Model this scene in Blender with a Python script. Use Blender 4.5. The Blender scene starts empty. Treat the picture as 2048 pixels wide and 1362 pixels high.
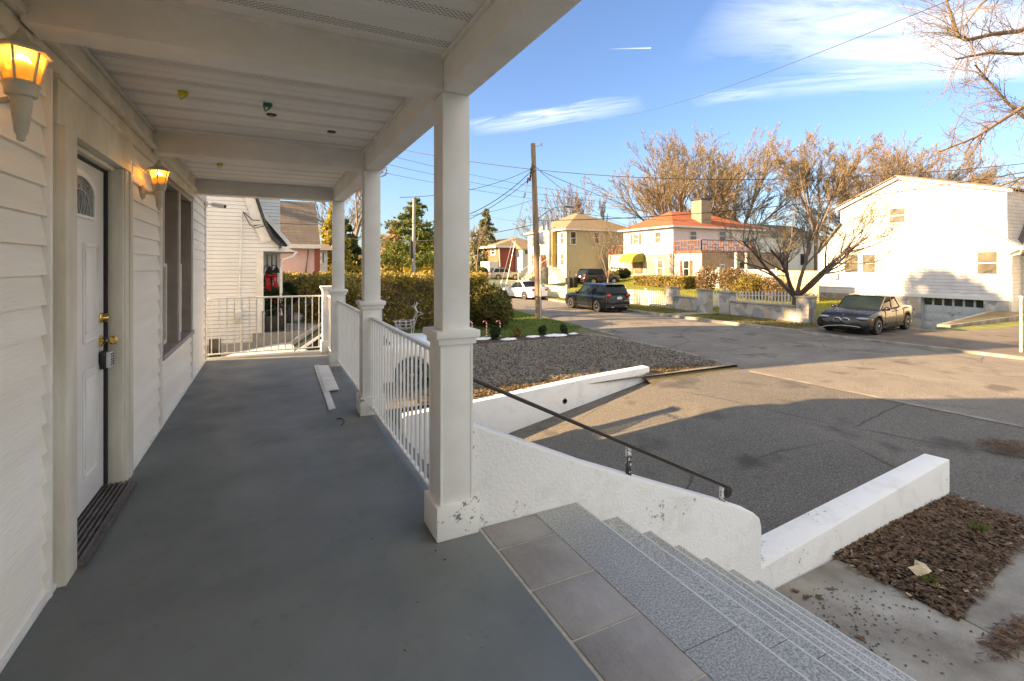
import bpy, bmesh, math, random
import numpy as np
from mathutils import Vector, Matrix
R=math.radians
sc=bpy.context.scene
COL=sc.collection
# ------------------------------------------------------------------ surveyed frame: porch floor z=0, +Y along the house, +X to the street
TH=R(26.38); S_,C_=math.sin(TH),math.cos(TH); F_=980.; CX,HY,H_=1024.,531.,1.45
def D(px,py,d):
    r=(px-CX)/F_*d; return Vector((r*C_+d*S_, d*C_-r*S_, H_-(py-HY)/F_*d))
def G(px,py,z=-1.3): return D(px,py,F_*(H_-z)/(py-HY))
def WX(px,py,X): t=(px-CX)/F_; return D(px,py,X/(S_+t*C_))
def WY(px,py,Y): t=(px-CX)/F_; return D(px,py,Y/(C_-t*S_))
# ------------------------------------------------------------------ materials
def nt(name):
    m=bpy.data.materials.new(name); m.use_nodes=True
    t=m.node_tree; b=t.nodes['Principled BSDF']
    return m,t,b
def N(t,typ,**kw):
    n=t.nodes.new(typ)
    for k,v in kw.items():
        if k in n.inputs: n.inputs[k].default_value=v
        else: setattr(n,k,v)
    return n
def coord(t,scale=(1,1,1)):
    g=N(t,'ShaderNodeNewGeometry'); mp=N(t,'ShaderNodeMapping'); mp.inputs['Scale'].default_value=scale
    t.links.new(g.outputs['Position'],mp.inputs['Vector']); return mp.outputs['Vector']
def noise(t,vec,scale,detail=4,rough=.6,dist=0):
    n=N(t,'ShaderNodeTexNoise'); n.inputs['Scale'].default_value=scale; n.inputs['Detail'].default_value=detail
    n.inputs['Roughness'].default_value=rough; n.inputs['Distortion'].default_value=dist
    t.links.new(vec,n.inputs['Vector']); return n.outputs['Fac']
def ramp(t,fac,stops,interp='LINEAR'):
    r=N(t,'ShaderNodeValToRGB'); cr=r.color_ramp; cr.interpolation=interp
    while len(cr.elements)<len(stops): cr.elements.new(.5)
    for e,(p,c) in zip(cr.elements,stops):
        e.position=p; e.color=(c,c,c,1) if isinstance(c,(int,float)) else tuple(c)+(1,)
    t.links.new(fac,r.inputs['Fac']); return r.outputs['Color']
def mix(t,fac,a,b,mode='MIX'):
    m=N(t,'ShaderNodeMix'); m.data_type='RGBA'; m.blend_type=mode
    for inp,v in (('Factor',fac),('A',a),('B',b)):
        s=[i for i in m.inputs if i.name==inp and (i.type==('VALUE' if inp=='Factor' else 'RGBA'))][0]
        if hasattr(v,'is_linked') or isinstance(v,bpy.types.NodeSocket): t.links.new(v,s)
        elif inp=='Factor': s.default_value=v
        else: s.default_value=tuple(v)+(1,)
    return [o for o in m.outputs if o.type=='RGBA'][0]
def math_(t,op,a,b=None,clamp=False):
    m=N(t,'ShaderNodeMath'); m.operation=op; m.use_clamp=clamp
    for i,v in enumerate((a,b)):
        if v is None: continue
        if isinstance(v,bpy.types.NodeSocket): t.links.new(v,m.inputs[i])
        else: m.inputs[i].default_value=v
    return m.outputs[0]
def bump(t,b,h,strength=.3,dist=.02):
    n=N(t,'ShaderNodeBump'); n.inputs['Strength'].default_value=strength; n.inputs['Distance'].default_value=dist
    t.links.new(h,n.inputs['Height']); t.links.new(n.outputs['Normal'],b.inputs['Normal']); return n
def sepz(t,vec,ax='Z'):
    s=N(t,'ShaderNodeSeparateXYZ'); t.links.new(vec,s.inputs[0]); return s.outputs[ax]
def M(name,col,rough=.6,var=.15,vs=3.,bs=0.,bsc=40.,metal=0.,col2=None,spec=None,sc3=(1,1,1)):
    m,t,b=nt(name); v=coord(t,sc3)
    f=noise(t,v,vs,5)
    c2=col2 if col2 else tuple(c*(1-var) for c in col)
    c1=tuple(min(1,c*(1+var*.6)) for c in col) if not col2 else col
    t.links.new(ramp(t,f,[(.35,c2),(.65,c1)]),b.inputs['Base Color'])
    b.inputs['Roughness'].default_value=rough; b.inputs['Metallic'].default_value=metal
    if spec is not None: b.inputs['Specular IOR Level'].default_value=spec
    if bs: bump(t,b,noise(t,v,bsc,3),bs)
    return m
def peel(name,base,under,amount,bs=.3,rough=.6,dirt=(.45,.42,.36),scale=5.):
    # painted masonry: paint with flaked patches and a little grime
    m,t,b=nt(name); v=coord(t)
    big=noise(t,v,scale*.45,3); fine=noise(t,v,scale*5,6,.7)
    pa=ramp(t,math_(t,'MULTIPLY',big,fine),[(amount,0),(amount+.012,1)])
    g=ramp(t,noise(t,v,scale*.7,6,.7,.6),[(.52,0),(.85,.55)])
    c=mix(t,g,base,dirt); c=mix(t,pa,c,under)
    t.links.new(c,b.inputs['Base Color']); b.inputs['Roughness'].default_value=rough
    h=math_(t,'SUBTRACT',noise(t,v,55,5),math_(t,'MULTIPLY',pa,.6)); bump(t,b,h,bs,.012); return m
def siding_mat(name,col,pitch,rough=.55,axis='Z',dirt=.12,bs=.9):
    m,t,b=nt(name); v=coord(t); z=sepz(t,v,axis)
    fr=math_(t,'FRACT',math_(t,'DIVIDE',math_(t,'ADD',z,50.),pitch))
    line=ramp(t,fr,[(0,.0),(.10,1),(1,.86)])
    f=noise(t,v,2.,6); c=ramp(t,f,[(.3,tuple(x*(1-dirt) for x in col)),(.7,col)])
    t.links.new(c,b.inputs['Base Color'])
    bump(t,b,line,bs,.02); b.inputs['Roughness'].default_value=rough; return m
def shingle(name,c1,c2,pitch=.14,w=.3,ax='X'):
    m,t,b=nt(name); v=coord(t)
    br=N(t,'ShaderNodeTexBrick'); br.inputs['Scale'].default_value=1
    br.inputs['Color1'].default_value=c1+(1,); br.inputs['Color2'].default_value=c2+(1,)
    br.inputs['Mortar'].default_value=tuple(x*.45 for x in c1)+(1,); br.inputs['Mortar Size'].default_value=.012
    br.inputs['Brick Width'].default_value=w; br.inputs['Row Height'].default_value=pitch
    cx=N(t,'ShaderNodeCombineXYZ'); s=N(t,'ShaderNodeSeparateXYZ'); t.links.new(v,s.inputs[0])
    t.links.new(math_(t,'ADD',s.outputs['X'],s.outputs['Y']),cx.inputs[0]); t.links.new(s.outputs['Z'],cx.inputs[1])
    t.links.new(cx.outputs[0],br.inputs['Vector'])
    f=noise(t,v,1.5,5); t.links.new(mix(t,.5,br.outputs['Color'],ramp(t,f,[(.3,c1),(.7,c2)])),b.inputs['Base Color'])
    b.inputs['Roughness'].default_value=.9; bump(t,b,noise(t,v,60,2),.3); return m
def stone_mat(name,cols,scale=3.2,grout=(.42,.40,.36)):
    m,t,b=nt(name); v=coord(t)
    n1=N(t,'ShaderNodeTexNoise'); n1.inputs['Scale'].default_value=1.6; n1.inputs['Detail'].default_value=5; t.links.new(v,n1.inputs['Vector'])
    v=mix(t,.30,v,n1.outputs['Color'])
    vo=N(t,'ShaderNodeTexVoronoi'); vo.inputs['Scale'].default_value=scale; t.links.new(v,vo.inputs['Vector'])
    ve=N(t,'ShaderNodeTexVoronoi'); ve.feature='DISTANCE_TO_EDGE'; ve.inputs['Scale'].default_value=scale; t.links.new(v,ve.inputs['Vector'])
    sx=N(t,'ShaderNodeSeparateColor'); t.links.new(vo.outputs['Color'],sx.inputs[0])
    n=len(cols); c=ramp(t,sx.outputs[0],[(i/n,cc) for i,cc in enumerate(cols)],'CONSTANT')
    c=mix(t,.18,c,ramp(t,noise(t,v,9,6),[(.3,(.12,.11,.10)),(.7,(.5,.47,.42))]))
    e=ramp(t,ve.outputs['Distance'],[(.02,0),(.045,1)])
    t.links.new(mix(t,e,grout,c),b.inputs['Base Color'])
    b.inputs['Roughness'].default_value=.85; bump(t,b,math_(t,'ADD',e,noise(t,v,25,4)),.6,.03); return m
def asphalt_mat(name,base,speck=.5,crack=True,bs=.35,gs=70):
    m,t,b=nt(name); v=coord(t)
    f=noise(t,v,.55,8,.62,.4); c=ramp(t,f,[(.30,tuple(x*.52 for x in base)),(.5,base),(.70,tuple(x*1.6 for x in base))])
    g=noise(t,v,gs,3,.9); c=mix(t,speck,c,ramp(t,g,[(.38,tuple(x*.35 for x in base)),(.5,base),(.66,tuple(min(1,x*2.4) for x in base))]))
    st=ramp(t,noise(t,v,1.1,3,.5,.2),[(.58,0),(.70,.75)]); c=mix(t,st,c,tuple(x*.35 for x in base))
    if crack:
        n1=N(t,'ShaderNodeTexNoise'); n1.inputs['Scale'].default_value=.9; n1.inputs['Detail'].default_value=6; t.links.new(v,n1.inputs['Vector'])
        wv=mix(t,.22,v,n1.outputs['Color'])
        ve=N(t,'ShaderNodeTexVoronoi'); ve.feature='DISTANCE_TO_EDGE'; ve.inputs['Scale'].default_value=.42; t.links.new(wv,ve.inputs['Vector'])
        k=ramp(t,ve.outputs['Distance'],[(.003,1),(.010,0)])
        k=math_(t,'MULTIPLY',k,ramp(t,noise(t,v,.5,2),[(.42,0),(.6,.8)]))
        c=mix(t,k,c,tuple(x*.3 for x in base))
    t.links.new(c,b.inputs['Base Color']); b.inputs['Roughness'].default_value=.88
    bump(t,b,g,bs,.008); return m
def foliage(name,c1,c2,scale=1.5,rough=.7):
    m,t,b=nt(name); v=coord(t); f=noise(t,v,scale,3); g=noise(t,v,scale*14,2)
    c=ramp(t,math_(t,'ADD',math_(t,'MULTIPLY',f,.6),math_(t,'MULTIPLY',g,.4)),[(.36,c1),(.62,c2)])
    t.links.new(c,b.inputs['Base Color']); b.inputs['Roughness'].default_value=rough
    b.inputs['Specular IOR Level'].default_value=.25
    tr=N(t,'ShaderNodeBsdfTranslucent'); t.links.new(c,tr.inputs['Color'])
    ms=N(t,'ShaderNodeMixShader'); ms.inputs[0].default_value=.3
    t.links.new(b.outputs[0],ms.inputs[1]); t.links.new(tr.outputs[0],ms.inputs[2])
    t.links.new(ms.outputs[0],t.nodes['Material Output'].inputs['Surface']); return m
def emis(name,col,st):
    m,t,b=nt(name); b.inputs['Base Color'].default_value=col+(1,); b.inputs['Emission Color'].default_value=col+(1,); b.inputs['Emission Strength'].default_value=st
    return m
def clear(name,tint,gl=.12):
    m,t,b=nt(name); tr=N(t,'ShaderNodeBsdfTransparent'); tr.inputs['Color'].default_value=tint+(1,)
    gs=N(t,'ShaderNodeBsdfGlossy'); gs.inputs['Roughness'].default_value=.08
    tl=N(t,'ShaderNodeBsdfTranslucent'); tl.inputs['Color'].default_value=tint+(1,)
    a=N(t,'ShaderNodeMixShader'); a.inputs[0].default_value=.35; t.links.new(tr.outputs[0],a.inputs[1]); t.links.new(tl.outputs[0],a.inputs[2])
    c=N(t,'ShaderNodeMixShader'); c.inputs[0].default_value=gl; t.links.new(a.outputs[0],c.inputs[1]); t.links.new(gs.outputs[0],c.inputs[2])
    t.links.new(c.outputs[0],t.nodes['Material Output'].inputs['Surface']); return m

m_wall=M('vinyl siding paint',(.86,.83,.75),.5,.10,2.5,.25,30,col2=(.78,.74,.65),sc3=(1,.25,3))
m_trim=M('white trim paint',(.82,.81,.77),.5,.08,6,.12,60,col2=(.70,.67,.60))
m_casing=M('old casing paint',(.72,.69,.60),.55,.12,5,.2,40,col2=(.56,.52,.42),sc3=(1,1,.3))
m_column=M('column paint',(.82,.82,.80),.6,.05,4,.10,120,col2=(.74,.73,.69))
m_metalw=M('white railing enamel',(.82,.82,.80),.35,.06,9,0)
m_door=M('door paint',(.82,.82,.80),.4,.04,3,.05,80,col2=(.76,.75,.71))
m_brown=M('taupe window trim',(.30,.25,.21),.5,.15,6,.1,50)
m_rubber=M('black rubber',(.02,.02,.022),.7,.3,12,.3,60)
m_alu=M('threshold metal',(.16,.14,.13),.45,.3,18,.2,90,metal=.4)
m_brass=M('polished brass',(.72,.52,.16),.18,.1,20,metal=1.)
m_black=M('black paint',(.018,.018,.018),.4,.3,20)
m_grey=M('grey plastic',(.55,.55,.55),.4,.1,10)
m_green=M('green cap',(.02,.16,.12),.5,.1)
m_yellow=M('yellow box plastic',(.72,.58,.03),.5,.15,20)
m_conc=M('concrete',(.36,.34,.30),.85,.2,1.7,.35,50,col2=(.17,.155,.13))
m_found=M('grey block foundation',(.36,.35,.33),.9,.2,4,.4,40)
m_stucco=peel('white painted stucco',(.80,.80,.79),(.36,.37,.37),.355,.55,.75,scale=5.5)
m_wallw=peel('white painted parapet',(.82,.82,.81),(.34,.34,.33),.385,.5,.75,scale=4.5)
m_rail=M('dark bronze handrail paint',(.035,.028,.022),.35,.3,30,.1,90)
m_flake=peel('black post with white drips',(.03,.03,.03),(.8,.8,.78),.30,.3,.5,dirt=(.02,.02,.02),scale=16)
m_wood=M('raw board',(.80,.78,.74),.6,.12,5,.1,60)
m_pole=M('weathered pole wood',(.36,.25,.15),.85,.3,2.5,.5,20,col2=(.19,.13,.08),sc3=(3,3,.35))
m_galv=M('galvanised steel',(.55,.57,.58),.4,.1,8,metal=.6)
m_cable=M('cable rubber',(.03,.03,.03),.6,.2)
m_blind2=M('dark olive blinds',(.17,.16,.12),.12,.4,1.4,spec=.8,col2=(.07,.07,.06))  # darker olive-grey pane colour for the white gabled house
m_glass=M('dark window glass',(.03,.035,.04),.06,.4,1.5,spec=.8)
m_blind=M('window with blinds',(.20,.18,.12),.12,.4,1.4,spec=.8,col2=(.08,.08,.06))
m_paintw=M('far white paint',(.62,.62,.60),.5,.05,2)
m_awn=M('olive awning canvas',(.20,.20,.025),.8,.15,3)
m_redtrim=M('red brown wood',(.22,.075,.035),.6,.2,4)
m_bark=M('grey bark',(.24,.18,.13),.9,.35,6,.5,30,col2=(.12,.09,.065))
m_twig=M('sunlit twigs',(.185,.155,.105),.85,.3,3)
m_twigr=M('rusty budding twigs',(.21,.148,.085),.85,.3,2,col2=(.16,.128,.08))
m_tips=M('golden bud tips',(.25,.19,.095),.8,.3,1.5,col2=(.19,.145,.10))
m_mulch=M('dark mulch soil',(.10,.07,.045),.95,.4,12,.9,45,col2=(.035,.025,.018))
m_cglass=M('car glass',(.012,.02,.022),.05,.3,1.5,spec=.22)
m_tyre=M('tyre rubber',(.02,.02,.02),.8,.2,20)
m_rim=M('alloy wheel',(.55,.55,.57),.25,.1,20,metal=.8)
m_brick=shingle('brick red',(.30,.10,.06),(.38,.14,.08),.08,.22)
m_deadleaf=foliage('dry leaves',(.045,.03,.02),(.26,.17,.11),16)

# porch floor paint
m,t,b=nt('grey porch floor paint'); v=coord(t); base=(.160,.172,.164)
c=ramp(t,noise(t,v,.9,6,.6,.3),[(.3,(.112,.126,.124)),(.5,base),(.72,(.185,.203,.200))])
c=mix(t,ramp(t,noise(t,v,7,8,.78),[(.57,0),(.70,.45)]),c,(.06,.06,.055))
c=mix(t,ramp(t,noise(t,coord(t,(14,2.2,1)),1.2,6,.8,1.2),[(.655,0),(.74,.40)]),c,(.42,.44,.44))
t.links.new(c,b.inputs['Base Color']); t.links.new(ramp(t,noise(t,v,2.4,5),[(.3,.46),(.7,.72)]),b.inputs['Roughness'])
bump(t,b,noise(t,v,18,6),.12,.01); m_floor=m
# granite
m,t,b=nt('speckled granite'); v=coord(t)
g=noise(t,v,105,2,.9); c=ramp(t,g,[(.34,(.15,.155,.155)),(.48,(.33,.34,.335)),(.62,(.56,.57,.56))])
c=mix(t,ramp(t,noise(t,v,1.8,4),[(.35,.35),(.7,0)]),c,(.14,.15,.15)); t.links.new(c,b.inputs['Base Color']); b.inputs['Roughness'].default_value=.55; m_granite=m
m_slate=M('taupe slate tile',(.33,.315,.305),.65,.2,2.6,.3,25,col2=(.23,.215,.20))
m_grout=M('sandy grout',(.50,.47,.42),.9,.2,20,.4,80)
m_asph=asphalt_mat('driveway asphalt',(.108,.102,.090),.75,gs=48)
m_road=asphalt_mat('road asphalt',(.160,.148,.128),.5,gs=40)
m_gravel=asphalt_mat('crushed gravel',(.19,.17,.145),.85,False,1.,gs=26)
m_dirt=M('bare verge soil',(.16,.12,.075),.95,.35,3,.6,40,col2=(.10,.10,.04))
m_lawn=M('lawn',(.12,.17,.035),.9,.35,1.4,.8,60,col2=(.07,.10,.025))
m_blade=foliage('grass blades',(.09,.15,.02),(.20,.25,.05),1.2)
m_lawn2=M('sun bleached lawn',(.19,.20,.04),.9,.3,.8,.8,40,col2=(.11,.13,.03))
m_snow=M('melting snow',(.85,.87,.90),.7,.04,10,.6,30)
m_hedge=foliage('privet hedge leaves',(.13,.12,.03),(.42,.34,.09),1.2)
m_hedged=foliage('dark yew leaves',(.02,.045,.015),(.055,.085,.03),1.5)
m_hedgey=foliage('golden hedge leaves',(.16,.13,.03),(.30,.24,.065),1.6)
m_brownb=foliage('brown winter shrub',(.13,.09,.045),(.25,.18,.10),1.6)
m_pine=foliage('pine needles',(.06,.10,.02),(.20,.22,.05),.5)
m_spruce=foliage('blue spruce needles',(.12,.15,.09),(.28,.28,.17),.5)
m_everd=foliage('dark evergreen needles',(.03,.06,.02),(.10,.12,.03),.7)
m_every=foliage('golden evergreen',(.24,.20,.03),(.42,.34,.05),.7)
m_conif=foliage('rusty conifer',(.28,.17,.08),(.42,.28,.14),.6)
m_yew=foliage('gold tipped yew',(.05,.06,.018),(.20,.18,.05),1.2)
m_siden=siding_mat('neighbour clapboard',(.82,.82,.80),.092)
m_sidew=siding_mat('sunny white clapboard',(.62,.62,.63),.2,dirt=.22)
m_sideb=siding_mat('dormer clapboard',(.72,.76,.80),.10)
m_pinkw=M('pink stucco',(.80,.54,.50),.8,.06,1)
m_roofg=shingle('charcoal shingles',(.05,.05,.052),(.09,.088,.088))
m_roofb=shingle('brown shingles',(.12,.10,.085),(.19,.16,.13))
m_rooft=shingle('tan shingles',(.19,.145,.09),(.26,.20,.12),.2,.4)
m_roofr=shingle('orange red roof',(.26,.07,.03),(.36,.11,.045),.2,.4)
m_yel=siding_mat('pale yellow clapboard',(.42,.36,.23),.15)
m_yelw=M('cream facade',(.50,.48,.43),.6,.05,1)
m_yelb=M('mustard panel',(.34,.26,.08),.6,.08,1)
m_pinkg=siding_mat('pinkish side clapboard',(.66,.62,.60),.15)
m_redw=siding_mat('brick red siding',(.24,.045,.03),.15)
m_redf=M('red brick front',(.30,.11,.06),.8,.2,3)
m_stone=stone_mat('fieldstone veneer',[(.44,.42,.38),(.27,.29,.31),(.44,.37,.27),(.22,.24,.26),(.36,.37,.38),(.50,.48,.45)],3.4,(.40,.385,.35))
m_stonel=stone_mat('pale house stone',[(.36,.31,.23),(.28,.24,.17),(.42,.38,.30),(.22,.18,.13)],2.2,(.40,.36,.30))
m_chim=shingle('chimney stone',(.27,.20,.14),(.34,.26,.17),.25,.4)

# ------------------------------------------------------------------ mesh builder
class MB:
    def __init__(s): s.v=[];s.f=[]
    def add(s,vs,fs):
        o=len(s.v); s.v+= [tuple(p) for p in vs]; s.f+=[tuple(i+o for i in f) for f in fs]; return s
    def box(s,x0,y0,z0,x1,y1,z1):
        return s.add([(x0,y0,z0),(x1,y0,z0),(x1,y1,z0),(x0,y1,z0),(x0,y0,z1),(x1,y0,z1),(x1,y1,z1),(x0,y1,z1)],
          [(0,3,2,1),(4,5,6,7),(0,1,5,4),(1,2,6,5),(2,3,7,6),(3,0,4,7)])
    def cbox(s,c,d): return s.box(c[0]-d[0]/2,c[1]-d[1]/2,c[2]-d[2]/2,c[0]+d[0]/2,c[1]+d[1]/2,c[2]+d[2]/2)
    def prism(s,poly,ax,a0,a1):
        # poly of 2D pts in the plane normal to axis ax; (x: (y,z)) (y: (x,z)) (z: (x,y))
        def P(p,a): return {'x':(a,p[0],p[1]),'y':(p[0],a,p[1]),'z':(p[0],p[1],a)}[ax]
        n=len(poly); vs=[P(p,a0) for p in poly]+[P(p,a1) for p in poly]
        return s.add(vs,[tuple(range(n)),tuple(range(2*n-1,n-1,-1))]+[(i,i+n,(i+1)%n+n,(i+1)%n) for i in range(n)])
    def tube(s,pts,r,n=6,cap=True):
        pts=[Vector(p) for p in pts]; rs=r if isinstance(r,(list,tuple)) else [r]*len(pts); vs=[]
        for i,p in enumerate(pts):
            d=(pts[min(i+1,len(pts)-1)]-pts[max(i-1,0)]).normalized()
            a=d.cross(Vector((0,0,1)));
            if a.length<.05: a=d.cross(Vector((1,0,0)))
            a.normalize(); b=d.cross(a)
            for k in range(n):
                an=2*math.pi*k/n+math.pi/n; vs.append(p+(a*math.cos(an)+b*math.sin(an))*rs[i])
        fs=[(i*n+k,i*n+(k+1)%n,(i+1)*n+(k+1)%n,(i+1)*n+k) for i in range(len(pts)-1) for k in range(n)]
        if cap: fs+=[tuple(range(n-1,-1,-1)),tuple((len(pts)-1)*n+k for k in range(n))]
        return s.add(vs,fs)
    def lathe(s,prof,c=(0,0,0),ax='z',n=20):
        vs=[]
        for r,h in prof:
            for k in range(n):
                a=2*math.pi*k/n+math.pi/n; u,w=r*math.cos(a),r*math.sin(a)
                vs.append({'z':(c[0]+u,c[1]+w,c[2]+h),'x':(c[0]+h,c[1]+u,c[2]+w),'y':(c[0]+u,c[1]+h,c[2]+w)}[ax])
        m=len(prof)
        return s.add(vs,[(i*n+k,i*n+(k+1)%n,(i+1)*n+(k+1)%n,(i+1)*n+k) for i in range(m-1) for k in range(n)]+[tuple(range(n-1,-1,-1)),tuple((m-1)*n+k for k in range(n))])
    def ell(s,c,r,n=10,m=6):
        prof=[(math.sin(math.pi*i/m),-math.cos(math.pi*i/m)) for i in range(m+1)]; vs=[]
        for a,h in prof:
            for k in range(n):
                t_=2*math.pi*k/n; vs.append((c[0]+r[0]*a*math.cos(t_),c[1]+r[1]*a*math.sin(t_),c[2]+r[2]*h))
        return s.add(vs,[(i*n+k,i*n+(k+1)%n,(i+1)*n+(k+1)%n,(i+1)*n+k) for i in range(m) for k in range(n)])
    def quad(s,a,b,c,d): return s.add([a,b,c,d],[(0,1,2,3)])
    def build(s,name,mat,parent=None,origin=None,smooth=False,bevel=0,ang=40):
        me=bpy.data.meshes.new(name); off=Vector(OFF.get(parent.name,(0,0,0))) if parent else Vector(origin or (0,0,0))
        me.from_pydata([tuple(Vector(p)-off) for p in s.v],[],s.f); me.materials.append(mat)
        if True:
            bm=bmesh.new(); bm.from_mesh(me); bmesh.ops.remove_doubles(bm,verts=bm.verts,dist=1e-5)
            bmesh.ops.dissolve_degenerate(bm,edges=bm.edges,dist=1e-6)
            bmesh.ops.recalc_face_normals(bm,faces=bm.faces)
            if bevel:
                es=[e for e in bm.edges if len(e.link_faces)==2 and e.calc_face_angle(0)>.5]
                bmesh.ops.bevel(bm,geom=es,offset=bevel,segments=2,affect='EDGES',profile=.5,clamp_overlap=True)
            bm.to_mesh(me); bm.free()
        if smooth or bevel:
            for p in me.polygons: p.use_smooth=True
            me.set_sharp_from_angle(angle=R(ang))
        o=bpy.data.objects.new(name,me); COL.objects.link(o)
        if parent: o.parent=parent; OFF[o.name]=tuple(off)
        elif origin: o.location=origin; OFF[o.name]=tuple(origin)
        return o
OFF={}
def tag(o,label=None,cat=None,group=None,kind=None):
    if label: o['label']=label
    if cat: o['category']=cat
    if group: o['group']=group
    if kind: o['kind']=kind
    return o
def thing(name,label,cat,loc=(0,0,0),rz=0,group=None,off=None):
    o=bpy.data.objects.new(name,None); COL.objects.link(o); o.location=loc; o.rotation_euler=(0,0,rz); o.empty_display_size=.2
    OFF[o.name]=tuple(off) if off is not None else tuple(loc)
    return tag(o,label,cat,group)
def lthing(name,label,cat,loc,rz=0,group=None): return thing(name,label,cat,loc,rz,group,off=(0,0,0))  # parts in local coordinates
def dup(root,loc,rz=None,label=None):
    def cp(o,p):
        c=o.copy(); COL.objects.link(c); c.parent=p
        for ch in list(o.children): cp(ch,c)
        return c
    r=cp(root,None); r.location=loc
    if rz is not None: r.rotation_euler=(0,0,rz)
    if label: r['label']=label
    return r
def struct(o,label=None): o['kind']='structure'; return o
def mesh_np(name,V,Fq,mat,parent=None,origin=(0,0,0)):
    off=np.array(OFF.get(parent.name,(0,0,0)) if parent else origin)
    V=np.asarray(V,dtype=np.float32)-off.astype(np.float32); Fq=np.asarray(Fq,dtype=np.int32)
    me=bpy.data.meshes.new(name); k=Fq.shape[1]
    me.vertices.add(len(V)); me.vertices.foreach_set('co',V.ravel())
    me.loops.add(Fq.size); me.loops.foreach_set('vertex_index',Fq.ravel())
    me.polygons.add(len(Fq)); me.polygons.foreach_set('loop_start',np.arange(0,Fq.size,k,dtype=np.int32))
    me.update(calc_edges=True); me.validate(); me.materials.append(mat)
    o=bpy.data.objects.new(name,me); COL.objects.link(o)
    if parent: o.parent=parent; OFF[o.name]=tuple(off)
    else: o.location=origin; OFF[o.name]=tuple(origin)
    return o
def leaves(P,size,seed=0,elong=1.6,up=0.):
    # random little leaf quads at the points P
    rng=np.random.default_rng(seed); n=len(P)
    a=rng.normal(size=(n,3))
    if up>0: nn=rng.normal(size=(n,3))*.5; nn[:,2]+=up; a=np.cross(nn,a)
    a/=np.linalg.norm(a,axis=1)[:,None]
    if up>0: b0=np.cross(nn,a)
    b=b0 if up>0 else np.cross(a,rng.normal(size=(n,3))); b/=np.linalg.norm(b,axis=1)[:,None]
    s=size*rng.uniform(.45,1.5,(n,1)); A=a*s*elong*.5; B=b*s*.5
    V=np.stack([P-A,P+B,P+A,P-B],1).reshape(-1,3); Fq=np.arange(4*n).reshape(n,4); return V,Fq
def foliage_box(name,mat,x0,y0,z0,x1,y1,z1,n,size,seed,parent=None,bumpy=.12,ends=.25):
    rng=np.random.default_rng(seed); u=rng.random((n,3))
    # bias towards the shell
    k=rng.integers(0,3,n); e=rng.random(n)<.75
    for ax in range(3):
        mk=(k==ax)&e; side=rng.random(n)<.5; dlt=rng.random(n)**2*.22
        u[mk,ax]=np.where(side,dlt,1-dlt)[mk]
    P=np.stack([x0+(x1-x0)*u[:,0],y0+(y1-y0)*u[:,1],z0+(z1-z0)*u[:,2]],1)
    w=np.sin(P[:,0]*3.1+seed)+np.sin(P[:,1]*2.7+seed*2)+np.sin(P[:,0]*7.3+P[:,1]*5.1)
    P[:,2]+=bumpy*w*.4*(u[:,2]); P+=rng.normal(size=P.shape)*bumpy*.35
    V,Fq=leaves(P,size,seed); return mesh_np(name,V,Fq,mat,parent)
def blob_pts(c,r,n,rng,shell=.6):
    d=rng.normal(size=(n,3)); d/=np.linalg.norm(d,axis=1)[:,None]
    q=rng.random(n)**(1/3.)*(1-shell)+shell*rng.uniform(.75,1.08,n)
    return np.array(c)+d*q[:,None]*np.array(r)
def shrub(name,label,cat,base,r,h,mat,n,size,seed,group=None,clumps=7,stem=True):
    rng=np.random.default_rng(seed); t_=thing(name,label,cat,base,group=group)
    pts=[]
    for i in range(clumps):
        a=rng.random()*6.28; q=r*.45*rng.random(); cc=(base[0]+q*math.cos(a),base[1]+q*math.sin(a),base[2]+h*(.35+.35*rng.random()))
        pts.append(blob_pts(cc,(r*.6,r*.6,h*.38),n//clumps,rng))
    P=np.concatenate(pts); P[:,2]=np.maximum(P[:,2],base[2]+.01)
    V,Fq=leaves(P,size,seed); mesh_np('foliage',V,Fq,mat,t_)
    if stem:
        mb=MB()
        for i in range(5):
            a=rng.random()*6.28; mb.tube([base,(base[0]+r*.4*math.cos(a),base[1]+r*.4*math.sin(a),base[2]+h*.6)],[.02+r*.02,.006],5)
        mb.build('stem',m_bark,t_)
    return t_
# ------------------------------------------------------------------ bare trees
def segs_to_mesh(segs,n):
    A=np.array([s[0] for s in segs]);B=np.array([s[1] for s in segs]);ra=np.array([s[2] for s in segs]);rb=np.array([s[3] for s in segs])
    d=B-A; d/=np.maximum(np.linalg.norm(d,axis=1)[:,None],1e-6)
    u=np.cross(d,np.array([.31,.17,.93])); u/=np.maximum(np.linalg.norm(u,axis=1)[:,None],1e-6); w=np.cross(d,u)
    V=[]
    for k in range(n):
        a=2*math.pi*k/n; V.append(A+(u*math.cos(a)+w*math.sin(a))*ra[:,None])
    for k in range(n):
        a=2*math.pi*k/n; V.append(B+(u*math.cos(a)+w*math.sin(a))*rb[:,None])
    V=np.stack(V,1).reshape(-1,3); o=np.arange(len(segs))*2*n
    Fq=np.concatenate([np.stack([o+k,o+(k+1)%n,o+n+(k+1)%n,o+n+k],1) for k in range(n)]); return V,Fq
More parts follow.
